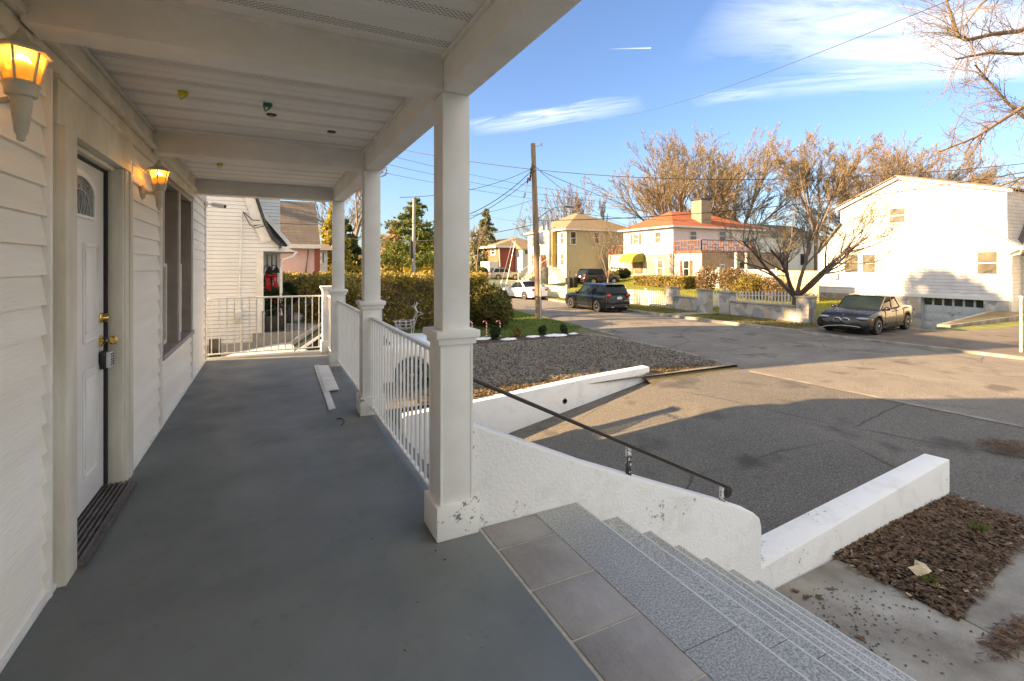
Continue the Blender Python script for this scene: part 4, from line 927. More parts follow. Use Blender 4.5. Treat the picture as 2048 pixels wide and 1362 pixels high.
# second lower roof slope and dormer behind the rake
Y2=15.2; mb=MB(); mb.prism([P2(530,449,Y2),P2(524,425,Y2),P2(577,489,Y2),P2(560,491,Y2)],'y',Y2,Y2+3); mb.build('porch_roof',m_roofg,nb)
mb=MB(); mb.tube([WY(523,424,Y2-.05),WY(580,490,Y2-.05)],.07,4).build('lower_rake',m_trim,nb)
Y3=16.2; mb=MB(); mb.prism([P2(505,460,Y3),P2(560,470,Y3),P2(560,330,Y3),P2(505,330,Y3)],'y',Y3,Y3+3); mb.build('dormer',m_sideb,nb)
mb=MB(); mb.prism([P2(556,503,Yn),P2(594,503,Yn),P2(570,492,Yn),P2(559,490,Yn)],'y',Yn+.3,Yn+2.4).build('porch_eave',m_trim,nb)
mb=MB(); mb.tube([WY(594,503,Yn+.2),WY(586,513,Yn+.2),WY(565,520,Yn+.2),WY(562,535,Yn+.2),WY(562,680,Yn+.2)],.035,6).build('downspout',m_trim,nb)
a=P2(514,503,Yn); MB().box(a[0]-.02,Yn-.03,-1.7,a[0]+.14,Yn+.05,a[1]).build('corner_board',m_trim,nb)
# recessed porch wall with striped window and wall lamps
Y4=15.6; a=P2(519,505,Y4); b_=P2(561,505,Y4)
MB().box(a[0]-.3,Y4,-1.7,b_[0],Y4+.2,2.6).build('porch_wall',m_siden,nb)
mb=MB()
for px in (521,530,539,548,557): e=WY(px,520,Y4); mb.box(e.x-.035,Y4-.03,WY(px,590,Y4).z,e.x+.035,Y4-.002,WY(px,507,Y4).z)
w=mb.build('window',m_trim,nb)
a=WY(523,585,Y4); b_=WY(555,510,Y4); MB().box(a.x,Y4-.0015,a.z,b_.x,Y4-.0012+.001,b_.z).build('pane',m_blind,w)
g0=WY(525,652,Yn+.6); MB().box(-.35,Yn-.1,-1.7,1.3,Y4+3,g0.z-.1).build('front_stoop',m_conc,nb)
e=WY(517,700,Yn); MB().box(-9,Yn-.02,-1.72,e.x,Yn-.001,-.42).build('foundation',m_found,nb)
mb=MB(); w0=WY(430,705,Yn-.02); MB().box(w0.x-.12,Yn-.03,-.75,w0.x+.12,Yn-.0205,-.28).build('basement_window',m_glass,nb)
# meter and conduit
mt=thing('electric_meter','round glass electric meter in a grey box on the white neighbour wall','electric meter',tuple(WY(477,631,Yn)))
a=WY(469,643,Yn-.1);b_=WY(484,619,Yn-.1); MB().box(a.x,Yn-.14,a.z,b_.x,Yn,b_.z).build('meter_box',m_trim,mt,bevel=.01)
cn=WY(477,631,Yn-.14); MB().lathe([(.10,0),(.10,-.05),(.085,-.09),(0,-.10)],(cn.x,Yn-.14,cn.z),'y',16).build('meter_glass',m_grey,mt,smooth=True)
MB().tube([WY(478,619,Yn-.05),WY(480,540,Yn-.05),WY(484,425,Yn-.05)],.022,6).build('conduit',m_trim,mt)
MB().tube([WY(482,643,Yn-.05),WY(482,705,Yn-.05)],.018,6).build('conduit',m_trim,mt)
MB().tube([WY(486,423,Yn-.08),WY(500,450,Yn-.2),WY(510,456,Yn-.2),WY(528,452,Yn-.2)],.012,5).build('service_wire',m_cable,mt)
MB().tube([WY(488,425,Yn-.08),WY(505,440,Yn-.2),WY(520,441,Yn-.2)],.012,5).build('service_wire',m_cable,mt)
# wreath garland with ribbon, gooseneck lamps
wr_=thing('wreath','evergreen garland with long red ribbon on the neighbour porch','wreath',tuple(WY(541,580,Yn+1.2)))
rgw=np.random.default_rng(3); P=[]
for i in range(500):
    u=rgw.random(); q_=WY(532+8*rgw.random()+(18*rgw.random() if u>.75 else 0),552+62*u,Yn+1.2+.1*rgw.random()); P.append(tuple(q_))
V,Fq=leaves(np.array(P),.09,1,2.); mesh_np('foliage',V,Fq,m_everd,wr_)
m_rib=M('red ribbon',(.50,.01,.015),.45,.2,10); mb=MB()
for (pa,pb_) in (((532,552),(533,590)),((537,549),(538,592)),((546,550),(549,586)),((552,556),(554,591)),((540,596),(537,606)),((549,593),(551,608))):
    a,b_=WY(pa[0],pa[1],Yn+1.02),WY(pb_[0],pb_[1],Yn+1.02); m_=a.lerp(b_,.5)+Vector((.02,-.03,0)); w_=.032
    mb.add([a+Vector((-w_*.6,0,0)),a+Vector((w_*.6,0,0)),m_+Vector((w_,0,0)),m_+Vector((-w_,0,0)),b_+Vector((w_*1.1,0,.03)),b_+Vector((-w_*.9,0,-.03))]+[q+Vector((0,.02,0)) for q in (a+Vector((-w_*.6,0,0)),a+Vector((w_*.6,0,0)),m_+Vector((w_,0,0)),m_+Vector((-w_,0,0)),b_+Vector((w_*1.1,0,.03)),b_+Vector((-w_*.9,0,-.03)))],[(0,1,2,3),(3,2,4,5),(6,9,8,7),(9,11,10,8),(0,3,9,6),(3,5,11,9),(1,7,8,2),(2,8,10,4),(0,6,7,1),(5,4,10,11)])
for px,py in ((537,550),(548,551),(546,598)): mb.ell(tuple(WY(px,py,Yn+1.0)),(.10,.05,.06),8,5)
mb.build('ribbon',m_rib,wr_)
for k_,(px,lab) in enumerate(((539,'left black gooseneck lamp above the red ribbon'),(553,'right black gooseneck lamp above the red ribbon'))):
    a=WY(px-12,548,Yn+1.5); Lm=thing('gooseneck_lamp',lab,'lamp',tuple(a),group='gooseneck lamps on the neighbour porch'); b_=WY(px,537,Yn+1.)
    MB().tube([a,WY(px-11,535,Yn+1.3),WY(px-6,530,Yn+1.1),WY(px-1,532,Yn+1.),b_],.012,6).build('arm',m_black,Lm)
    MB().lathe([(.02,.06),(.04,.02),(.13,-.12),(.12,-.12),(0,0)],tuple(b_),'z',14).build('shade',m_black,Lm,smooth=True)
# planters
for i,(px,py,w,lab,Y) in enumerate(((551,678,.27,'square black planter with a clipped shrub near the neighbour corner',Yn+.4),(570,655,.24,'square black planter with a round shrub further back',Yn+2.2))):
    a=WY(px,py,Y); pl=thing('planter',lab,'planter',tuple(a),group='planters on the neighbour stoop')
    z0=min(a.z,g0.z-.1); MB().prism([(a.x-w*.8,z0),(a.x+w*.8,z0),(a.x+w,z0+.62),(a.x-w,z0+.62)],'y',Y-w,Y+w).build('pot',m_black,pl,bevel=.01)
    V,Fq=leaves(blob_pts((a.x,Y,z0+.95),(.34,.34,.36),900,np.random.default_rng(i)),.07,i,1.8); mesh_np('foliage',V,Fq,m_hedged,pl)
# black stoop railing
br=thing('stoop_railing','thin black metal railing along the neighbour stoop','railing',tuple(WY(600,670,Yn+.2)))
mb=MB(); mb.tube([WY(524,624,Yn-.05),WY(600,606,Yn-.05),WY(650,604,Yn-.05)],.014,5); mb.tube([WY(524,682,Yn-.05),WY(600,672,Yn-.05),WY(650,666,Yn-.05)],.012,5)
mb.build('rails',m_black,br)
for px in range(525,650,9):
    a=WY(px,625-(px-524)*.18 if px<600 else 606,Yn-.05); b_=WY(px,682-(px-524)*.13,Yn-.05); MB().tube([a,b_],.008,4).build('baluster',m_black,br)
# pink house
pk=thing('pink_house','pale pink house with a steep grey brown shingle roof beyond the neighbour','house',(2,25,-1.2)); Yp=24.
a=WY(545,600,Yp); b_=WY(641,490,Yp); MB().box(a.x-6,Yp,-1.3,b_.x-.25,Yp+9,b_.z-.1).build('wall',m_pinkw,pk)
MB().box(b_.x-.25,Yp-.05,-1.3,b_.x-.02,Yp+1,b_.z-.1).build('brick_corner',m_brick,pk)
r0=WY(641,490,Yp-.35); r1=WY(641,410,Yp+3.4); a0=WY(500,490,Yp-.35).x-5
mb=MB(); mb.add([(a0,Yp-.35,r0.z),(r0.x,Yp-.35,r0.z),(r0.x,Yp+2.4,r1.z),(a0,Yp+2.4,r1.z),(a0,Yp+9.3,r0.z),(r0.x,Yp+9.3,r0.z)],[(0,1,2,3),(3,2,5,4),(1,5,2),(0,3,4),(0,4,5,1)]); mb.build('roof',m_roofb,pk)
MB().box(a0,Yp-.38,r0.z-.16,r0.x+.02,Yp-.345,r0.z+.02).build('eave_board',m_trim,pk)
MB().tube([WY(617,500,Yp-.06),WY(612,540,Yp-.06),WY(613,590,Yp-.06)],.03,5).build('hanging_cable',m_bark,pk)
# small white house further back
def simple_house(label,Y,px0,px1,yb,ye,yr,wall,roofm,depth=8,wins=(),zb=None,ridge=.5,name='distant_house'):
    a=WY(px0,yb,Y); b_=WY(px1,ye,Y); h=thing(name,label,'house',((a.x+b_.x)/2,Y,a.z)); z0=(zb if zb is not None else a.z)
    MB().box(a.x,Y,z0,b_.x,Y+depth,b_.z).build('wall',wall,h)
    zr=WY(px0,yr,Y+depth/2).z; o=.35; x0,x1=a.x-o,b_.x+o
    mb=MB(); mb.add([(x0,Y-o,b_.z-.02),(x1,Y-o,b_.z-.02),(x1,Y+depth+o,b_.z-.02),(x0,Y+depth+o,b_.z-.02),(x0,Y+depth/2,zr),(x1,Y+depth/2,zr)],[(0,1,5,4),(2,3,4,5),(1,2,5),(3,0,4),(0,3,2,1)]); mb.build('roof',roofm,h)
    for (u0,u1,v0,v1) in wins:
        p0=WY(u0,v1,Y);p1=WY(u1,v0,Y); f=MB().box(p0.x-.08,Y-.05,p0.z-.08,p1.x+.08,Y-.002,p1.z+.08).build('window',m_paintw,h); MB().box(p0.x,Y-.06,p0.z,p1.x,Y-.0505,p1.z).build('pane',m_glass,f)
    return h
simple_house('small cream house with brown porch roof between the pink house and the columns',33,640,655,560,500,488,m_paintw,m_roofb,6,((645,648,505,525),),zb=-1)
simple_house('white two storey house far behind the hedge at the left of the pine',78,752,778,545,478,468,m_paintw,m_rooft,8,((760,766,498,506),(762,773,518,532)),zb=-1)
simple_house('low tan house with a gable roof seen left of the pine',82,782,830,545,514,494,M('tan stucco',(.62,.50,.36),.8,.1),m_rooft,9,(),zb=-1)
# far dark car roofs over the hedge
car('dark car seen as a roof over the hedge left of the pine',tuple(D(790,551,64)-Vector((0,0,0)))[:2]+(WY(790,560,60).z-.2,),R(10),p_black,L=4.5,W=1.8,H=1.45,wb=2.7,style='sedan',extra='plain')
# ================================================================== HEDGE, LAWN FIGURES
hd=thing('privet_hedge','long tall clipped hedge with golden top behind the gravel lot','hedge',(5,20.5,-1.2))
MB().box(-2.3,19.9,-1.2,8.1,20.9,.85).build('inner_stems',m_bark,hd)
foliage_box('foliage',m_hedge,-2.6,19.45,-1.2,8.5,21.3,1.10,52000,.075,7,hd,.10)
eb=shrub('yew_bush','dark green rounded bush ending the hedge near the guy wires','bush',tuple(G(975,655,-1.18)),1.25,1.75,m_yew,16000,.07,12,clumps=10)
eb.location.z=-1.18
yb=shrub('golden_bush','golden yellow bush growing at the end of the neighbour railing','bush',(1.55,15.4,-1.2),.85,2.4,m_hedgey,7000,.07,17,clumps=8)
yb2=shrub('green_bush','yellow green bush behind the corner newel post','bush',(2.7,18.3,-1.2),.8,2.3,m_hedge,5000,.07,18,clumps=8)
for i,(px,py,h_,r_) in enumerate(((990,681,.5,.22),(1036,674,.42,.24),(1085,670,.36,.18),(1128,668,.38,.18))):
    b_=G(px,py,-1.17); shrub('small_shrub',['small dark shrub nearest the columns in the snowy bed','round small shrub second from the columns','small thin shrub third from the columns','small shrub at the street end of the snowy bed'][i],'shrub',tuple(b_),r_,h_,m_hedged if i!=1 else m_hedge,700,.05,30+i,'small shrubs along the snowy bed',clumps=4)
for i,(px,py,rx,ry) in enumerate(((962,678,.45,.16),(1018,679,.38,.13),(1066,674,.30,.10),(1112,671,.55,.17),(1146,668,.22,.08))):
    c_=G(px,py,-1.165); mb=MB(); n=18; rg_=random.Random(i); ring=[(c_.x+rx*math.cos(6.283*k/n)*rg_.uniform(.75,1.1),c_.y+ry*2.*math.sin(6.283*k/n)*rg_.uniform(.75,1.1),-1.168) for k in range(n)]
    ring2=[(c_.x+(p[0]-c_.x)*.7,c_.y+(p[1]-c_.y)*.7,-1.13+rg_.uniform(-.01,.015)) for p in ring]
    mb.add(ring+ring2+[(c_.x,c_.y,-1.12)],[(k,(k+1)%n,(k+1)%n+n,k+n) for k in range(n)]+[(k+n,(k+1)%n+n,2*n) for k in range(n)])
    tag(mb.build('snow_patch',m_snow,origin=tuple(c_),smooth=True,ang=80),['widest patch of old snow nearest the columns','snow patch second from the columns','small snow patch in the middle of the bed','snow patch by the third small shrub','last small snow patch by the street'][i],'snow',group='snow patches in the bed')
mb=grid('mulch_strip',np.linspace(0,1,10),[15.2,15.6,16.0,16.25],lambda u,y:(6+(10.6-6)*u+(y-15.2)*-.2,y-.0,-1.155),m_mulch)
# reindeer
dc=D(812,652,16.6); dz=-1.17
rd=thing('wire_reindeer','silver wire reindeer figure standing in front of the hedge','reindeer figure',(dc.x,dc.y,dz))
ux=Vector((C_,-S_,0)); O=Vector((dc.x,dc.y,dz))
def rp(a,z,w=0): return O+ux*a+Vector((S_,C_,0))*w+Vector((0,0,z))
m_wire=M('silver wire',(.70,.72,.76),.3,.1,10,metal=.5); mb=MB()
rings=[(-.34,.62,.12,.14),(-.2,.62,.16,.17),(0,.61,.16,.17),(.18,.63,.15,.17),(.28,.70,.11,.14)]
for i,(a,z,rz_,ry_) in enumerate(rings): mb.tube([rp(a,z+rz_*math.sin(t_),ry_*.6*math.cos(t_)) for t_ in [6.283*k/12 for k in range(13)]],.012,4)
for t_ in [6.283*k/8 for k in range(8)]: mb.tube([rp(a,z+rz_*math.sin(t_),ry_*.6*math.cos(t_)) for a,z,rz_,ry_ in rings],.012,4)
mb.tube([rp(.28,.80),rp(.36,.95),rp(.40,1.05),rp(.52,1.03),rp(.58,.98),rp(.46,.95),rp(.38,.90),rp(.30,.65)],.014,4)
mb.tube([rp(.24,.82),rp(.34,1.0),rp(.40,1.07)],.014,4); mb.tube([rp(-.36,.68),rp(-.44,.76)],.014,4)
mb.build('body_frame',m_wire,rd)
for a,w,k_ in ((-.30,-.07,-1),(-.26,.08,-1),(.22,-.07,1),(.26,.08,1)):
    MB().tube([rp(a,.58,w),rp(a-.03*k_,.32,w),rp(a+.01,.0,w)],[.03,.018,.014],5).build('leg',m_wire,rd)
for w in (-1,1):
    mb=MB(); mb.tube([rp(.38,1.05,.02*w),rp(.30,1.2,.12*w),rp(.33,1.38,.2*w)],.011,4)
    mb.tube([rp(.31,1.17,.10*w),rp(.22,1.27,.13*w)],.010,4); mb.tube([rp(.31,1.24,.14*w),rp(.40,1.34,.16*w)],.010,4); mb.build('antler',m_wire,rd)
m,t,b=nt('candy stripes'); v=coord(t); s=N(t,'ShaderNodeSeparateXYZ'); t.links.new(v,s.inputs[0])
t.links.new(ramp(t,math_(t,'FRACT',math_(t,'MULTIPLY',math_(t,'ADD',s.outputs['Z'],math_(t,'MULTIPLY',s.outputs['X'],.7)),9.)),[(0,(.55,.02,.02)),(.5,(.85,.84,.82))],'CONSTANT'),b.inputs['Base Color']); m_candy=m
for i,(px,py) in enumerate(((944,676),(973,675),(1000,674))):
    b_=G(px,py,-1.17); h_=.62; pts=[(b_.x,b_.y,-1.17),(b_.x,b_.y,-1.17+h_-.1)]+[(b_.x-(.07-.07*math.cos(a))*C_,b_.y+(.07-.07*math.cos(a))*S_,-1.17+h_-.1+.08*math.sin(a)) for a in (.5,1.,1.57,2.2,2.9)]
    tag(MB().tube(pts,.022,7).build('candy_cane',m_candy,origin=tuple(b_),smooth=True),['striped candy cane stake nearest the white column','striped candy cane stake in the middle of the three','striped candy cane stake nearest the street'][i],'candy cane',group='candy cane stakes on the lawn')
# ================================================================== POLE AND WIRES
pb=G(1078,641,-1.2); dP=math.hypot(0,1)*(pb.x*S_+pb.y*C_); ptop=D(1066,287,dP)
up_=thing('utility_pole','tall leaning wooden utility pole with a street lamp arm at the kerb','utility pole',tuple(pb))
MB().tube([pb-Vector((0,0,.1)),pb.lerp(ptop,.5),ptop],[.165,.145,.115],12).build('pole',m_pole,up_,smooth=True)
MB().tube([D(1066,293,dP),D(1084,290,dP-.2)],.03,5).build('top_bracket',m_galv,up_)
MB().ell(tuple(D(1083,287,dP-.2)),(.06,.06,.1)).build('insulator',m_grey,up_)
MB().tube([D(1074,455,dP),D(1078,436,dP),D(1095,422,dP-.6),D(1112,414,dP-1.2),D(1132,412,dP-1.6)],.035,6).build('lamp_arm',m_galv,up_,smooth=True)
MB().ell(tuple(D(1140,413,dP-1.7)),(.28,.22,.07),12,6).build('lamp_head',m_galv,up_,smooth=True)
a=D(1082,476,dP-.2); MB().cbox(tuple(a),(.18,.2,.55)).build('grey_box',m_galv,up_,bevel=.01)
MB().tube([D(1080,490,dP-.12),D(1081,638,dP-.16)],.025,5).build('riser_pipe',m_galv,up_)
for px,py in ((1062,338),(1062,345),(1061,352),(1060,359)): MB().ell(tuple(D(px,py,dP-.15)),(.05,.05,.1),8,5).build('insulator',m_black,up_)
MB().tube([D(1064,331,dP-.1),D(1078,338,dP-.5),D(1066,344,dP-.1)],.02,5).build('wire_bracket',m_black,up_)
for px,py in ((1088,447),(1098,447)): MB().lathe([(.0,-.28),(.09,-.25),(.09,.25),(0,.28)],tuple(D(px,py+3,dP+.3)),'z',10).build('splice_can',m_galv,up_,smooth=True)
# guy wires
def guy(top,foot,label,guard):
    g_=thing('guy_wire',label,'guy wire',tuple(foot),group='guy wires of the leaning pole'); MB().tube([foot,top],.012,4).build('strand',m_galv,g_)
    if guard: MB().tube([foot+(top-foot)*.03,foot+(top-foot)*guard],.055,8).build('guard_sleeve',M('grey sleeve',(.60,.62,.64),.5,.1),g_,smooth=True)
    m_=foot.lerp(top,.80); MB().tube([m_,foot.lerp(top,.83)],.045,6).build('strain_insulator',m_redtrim,g_)
f1=G(982,645,-1.18); f2=G(996,648,-1.18)
guy(D(1064,335,dP),f1,'guy wire with a pale grey guard sleeve beside the yew bush',.26); guy(D(1068,300,dP),f2,'bare guy wire rising to the top of the leaning pole',0)
def cable(label,pts,r=.014,sag=0.,n=14,group='overhead cables'):
    a,b_=pts[0],pts[-1]; P=[a.lerp(b_,i/n)+Vector((0,0,-sag*4*(i/n)*(1-i/n))) for i in range(n+1)] if len(pts)==2 else pts
    mid=P[len(P)//2]; return tag(MB().tube(P,r,4).build('overhead_cable',m_cable,origin=tuple(a)),label,'cable',group=group)
cable('upper of the two thick cables sweeping to the top right over the white gabled house',[D(600,250,34),D(2200,310,22)],.022,2.25,24)
cable('lower of the two thick cables sweeping over the roof of the white gabled house',[D(1075,441,25.5),D(2200,318,19)],.024,.55,24)
cable('thin cable above the middle one between the columns and the orange roofed house',[D(600,262,30),D(1300,400,44)],.013,.75,20)
cable('thin cable third from the top left of the utility pole',[D(600,285,28),D(1340,412,46)],.013,.8,20)
cable('thin cable fourth from the top left of the utility pole',[D(640,318,30),D(1345,425,46)],.013,.6,20)
cable('high lone cable crossing the blue sky to the top right corner',[D(1235,232,45),D(1960,-25,11)],.010,.5,20)
cable('service cable from the pole falling right to the orange roofed house',[D(1079,341,dP),D(1440,452,48)],.014,.6)
cable('second service cable from the pole falling right over the yellow house',[D(1080,343,dP),D(1262,452,46)],.012,.5)
cable('drooping cable from the pole towards the columns, upper',[D(1060,345,dP),D(850,452,20)],.018,.5)
cable('drooping cable from the pole towards the columns, lower',[D(1060,357,dP),D(860,470,19)],.014,.3)
cable('cable low behind the columns rising right to the pole, upper',[D(650,447,30),D(1072,398,34)],.016,.7)
cable('cable low behind the columns rising right to the pole, lower',[D(650,470,30),D(1068,449,26)],.018,.6)
cable('service drop crossing the sunny gable of the white house',[D(1775,345,26),D(2040,492,26.5)],.018,.15)
cable('cable fanning left from the pole top bracket behind the columns',[D(1062,338,dP),D(800,395,16)],.012,.3)
cable('long thin cable crossing behind the pole towards the red house',[D(1090,445,27),D(900,402,45)],.012,.5)
cable('thick cable looping from the pole over the orange roof to the right',[D(1080,415,dP),D(1700,392,30)],.013,1.0,20)
cable('slim drop falling left of the small gable window of the white house',[D(1775,400,30),D(1686,450,33)],.012,.1)
cable('cable behind the neighbour roofs left of the far column',[D(556,446,16),D(700,443,30)],.014,.1)
sp=WY(827,548,42); st_=WY(828,398,42)
u2=thing('far_pole','grey utility pole standing before the pine beyond the hedge','utility pole',(sp.x,sp.y,-1.2)); MB().tube([(sp.x,sp.y,-1.3),st_],[.17,.12],10).build('pole',M('grey pole',(.42,.40,.38),.8,.2,3,col2=(.26,.24,.22),sc3=(3,3,.4)),u2,smooth=True)
a=WY(823,500,41.8); MB().cbox(tuple(a),(.22,.2,1.5)).build('equipment_box',m_black,u2)
# ================================================================== FENCES AND FIELDSTONE WALLS
def picket(label,p0,p1,h,mat=m_paintw,sp=.16,name='picket_fence',posts=4):
    p0,p1=Vector(p0),Vector(p1); L=(p1-p0).length; d=(p1-p0)/L; f=thing(name,label,'fence',tuple(p0),group='white picket fences'); n=int(L/sp); d2=Vector((d.x,d.y,0)).normalized(); nrm=Vector((-d2.y,d2.x,0))
    mb=MB()
    for i in range(n+1):
        q=p0+d*(i*L/n); a=q-d2*.04; b_=q+d2*.04; top=q+Vector((0,0,h)); t0=-nrm*.01;t1=nrm*.01
        z1=Vector((0,0,h-.07)); P=[a,b_,b_+z1,top,a+z1]; P=[x_+Vector((0,0,.06)) for x_ in P]
        mb.add([x_+t0 for x_ in P]+[x_+t1 for x_ in P],[(0,1,2,3,4),(9,8,7,6,5)]+[(k,(k+1)%5,(k+1)%5+5,k+5) for k in range(5)])
    mb.build('pickets',mat,f)
    mb=MB()
    for z in (.22,h-.22): mb.tube([p0+Vector((0,0,z))-nrm*.03,p1+Vector((0,0,z))-nrm*.03],.028,4)
    mb.build('rails',mat,f)
    for i in range(posts):
        q=p0+d*(L*i/(posts-1)); MB().box(q.x-.06,q.y-.06,q.z-.1,q.x+.06,q.y+.06,q.z+h+.08).lathe([(.09,0),(.09,.03),(.0,.11)],(q.x,q.y,q.z+h+.08),'z',4).build('post',mat,f)
    return f
XF=22.0
def yX(px,X=XF): return WX(px,600,X).y
picket('white picket fence beside the black SUV',(XF,yX(1338),-1.2),(XF,yX(1254)+2.2,-1.2),1.0)
picket('white picket fence seen between the stone gate pillars',(XF+2.,yX(1401)+.3,-1.1),(XF+2.,yX(1352)-.2,-1.1),.95,posts=2)
picket('leaning white picket fence section behind the right stone pillar',(XF+4.2,17.2,-1.05),(XF+1.8,19.9,-1.1),1.05,posts=2)
picket('white picket fence left of the black SUV beside the leaning pole',(20.9,32.5,-1.17),(20.8,39.5,-1.17),.95,posts=3)
picket('low white picket fence behind the white sedan',(20.6,47.5,-1.1),(9.,50.5,-1.1),.95,posts=4)
def pillar(label,px,z1=.15):
    y=yX(px); c=thing('stone_pillar',label,'pillar',(XF,y,-1.25),group='fieldstone gate pillars')
    MB().box(XF-.28,y-.30,-1.3,XF+.28,y+.30,z1-.07).build('shaft',m_stone,c,bevel=.01); MB().box(XF-.33,y-.35,z1-.07,XF+.33,y+.35,z1).build('cap',m_conc,c,bevel=.008)
    return y
ya=pillar('fieldstone pillar furthest left next to the picket fence',1346); yb_=pillar('fieldstone pillar left of the walkway opening',1410,.12); yc_=pillar('fieldstone pillar right of the walkway opening',1455,.05); yd=pillar('large fieldstone pillar beside the dark sedan',1612,.05)
def stwall(label,ya_,yb2_,z1):
    c=thing('stone_wall',label,'wall',(XF,(ya_+yb2_)/2,-1.25)); MB().box(XF-.20,min(ya_,yb2_)+.31,-1.3,XF+.20,max(ya_,yb2_)-.31,z1-.06).build('stone_face',m_stone,c); MB().box(XF-.25,min(ya_,yb2_)+.352,z1-.06,XF+.25,max(ya_,yb2_)-.352,z1).build('coping',m_conc,c,bevel=.006)
stwall('short low fieldstone wall left of the walkway opening',ya,yb_,-.38); stwall('long low fieldstone wall under the small bare tree',yc_,yd,-.42)
slab('side_walk',[(Xf(19.6)+.1,19.1),(Xf(19.6)+.1,20.0),(30,20.0),(30,19.1)],-1.155,m_conc,.1)
grid('far_driveway',[.08,.3,1,2,3,4,4.7,6,8,10,12,14,16,17.4],[1.5,3,5,7,8.6,9.5,11.1,12,13,14,15,16,17.0],lambda u,y:(Xf(y)+u*(1 if u<.31 else 1),y,far_h(Xf(y)+u,min(max(y,11.06),17.15) if (u>4.5 and y>10) else y)+.012),asphalt_mat('brown driveway asphalt',(.12,.105,.09),.35))
ft=thing('lattice_fence','white lattice topped fence behind the golden shrubs','fence',tuple(WX(1480,590,33.)))
def lat(px0,px1):
    a=WX(px0,540,33.);b_=WX(px1,540,33.); zt=a.z; z0=-1.2
    MB().box(32.98,b_.y,z0,33.02,a.y,zt-.62).build('panel',m_paintw,ft); mb=MB(); w=a.y-b_.y; n=int(w/.16)
    for i in range(-4,n+1):
        for s_ in (1,-1):
            y0=b_.y+i*.16+(0 if s_>0 else .62); y1=y0+s_*.62; 
            lo,hi=b_.y,a.y; P0=Vector((33-.01*s_,y0,zt-.60)); P1=Vector((33-.01*s_,y1,zt-.02))
            t0,t1=0,1
            for (q0,q1) in ((P0.y,P1.y),):
                if q1!=q0:
                    ta,tb=(lo-q0)/(q1-q0),(hi-q0)/(q1-q0); ta,tb=min(ta,tb),max(ta,tb); t0,t1=max(0,ta),min(1,tb)
            if t1>t0: mb.tube([P0.lerp(P1,t0),P0.lerp(P1,t1)],.022,4)
    mb.build('lattice',m_paintw,ft); MB().box(32.96,b_.y,zt-.02,33.04,a.y,zt+.05).build('top_rail',m_paintw,ft)
    for y in (a.y,b_.y): MB().box(32.93,y-.06,z0,33.07,y+.06,zt+.22).build('post',m_paintw,ft)
lat(1406,1438); lat(1465,1553)
tf=thing('board_fence','plain tan board fence behind the small bare tree','fence',tuple(WX(1597,588,34.))); a=WX(1556,541,34.);b_=WX(1637,541,34.)
MB().box(34,b_.y,-1.6,34.1,a.y,a.z).build('boards',M('tan boards',(.52,.42,.26),.7,.12,1.5),tf); mb=MB()
for i in range(1,7): y=b_.y+(a.y-b_.y)*i/7; mb.box(33.985,y-.012,-1.6,33.999,y+.012,a.z)
mb.build('board_gaps',m_brown,tf)
# ================================================================== FAR HOUSES
def win_x(parent,X,px0,px1,py0,py1,pane=m_glass,fr=.09,shut=None,sash=True,shw=.38):
    a=WX(px0,py0,X); b_=WX(px1,py1,X); y0,y1=min(a.y,b_.y),max(a.y,b_.y); z1=(a.z+WX(px1,py0,X).z)/2; z0=(b_.z+WX(px0,py1,X).z)/2
    f=MB(); f.box(X-.06,y0-fr,z0-fr,X-.002,y0,z1+fr).box(X-.06,y1,z0-fr,X-.002,y1+fr,z1+fr).box(X-.059,y0,z1,X-.002,y1,z1+fr).box(X-.075,y0,z0-fr,X-.002,y1,z0)
    if sash: f.box(X-.05,y0,(z0+z1)/2-.03,X-.02,y1,(z0+z1)/2+.03)
    w=f.build('window',m_paintw,parent); MB().box(X-.03,y0,z0,X-.003,y1,z1).build('pane',pane,w)
    if shut: 
        for yy in (y0-fr-shw,y1+fr): MB().box(X-.05,yy,z0-.05,X-.003,yy+shw,z1+.05).build('shutter',shut,w)
    return w
def win_y(parent,Y,px0,px1,py0,py1,pane=m_glass,fr=.09,sash=True):
    a=WY(px0,py0,Y); b_=WY(px1,py1,Y); x0,x1=a.x,b_.x; z1=(a.z+WY(px1,py0,Y).z)/2; z0=(b_.z+WY(px0,py1,Y).z)/2
    f=MB(); f.box(x0-fr,Y-.06,z0-fr,x0,Y-.002,z1+fr).box(x1,Y-.06,z0-fr,x1+fr,Y-.002,z1+fr).box(x0,Y-.059,z1,x1,Y-.002,z1+fr).box(x0,Y-.075,z0-fr,x1,Y-.002,z0)
    if sash: f.box(x0,Y-.05,(z0+z1)/2-.03,x1,Y-.02,(z0+z1)/2+.03)
    w=f.build('window',m_paintw,parent); MB().box(x0,Y-.03,z0,x1,Y-.003,z1).build('pane',pane,w); return w
# white gabled house
WH=37.; wh=thing('white_gabled_house','big sunlit white clapboard house with a basement garage behind the dark sedan','house',(WH,17,-1.3))
pts=[(1636,507),(1681,450),(1681,421),(1794,355),(2016,380),(2016,478),(2040,497),(2019,507)]
poly=[]; 
for p in pts: q=WX(p[0],p[1],WH); poly.append((q.y,q.z))
poly=[(poly[0][0],-2.8)]+poly+[(poly[-1][0],-2.8)]
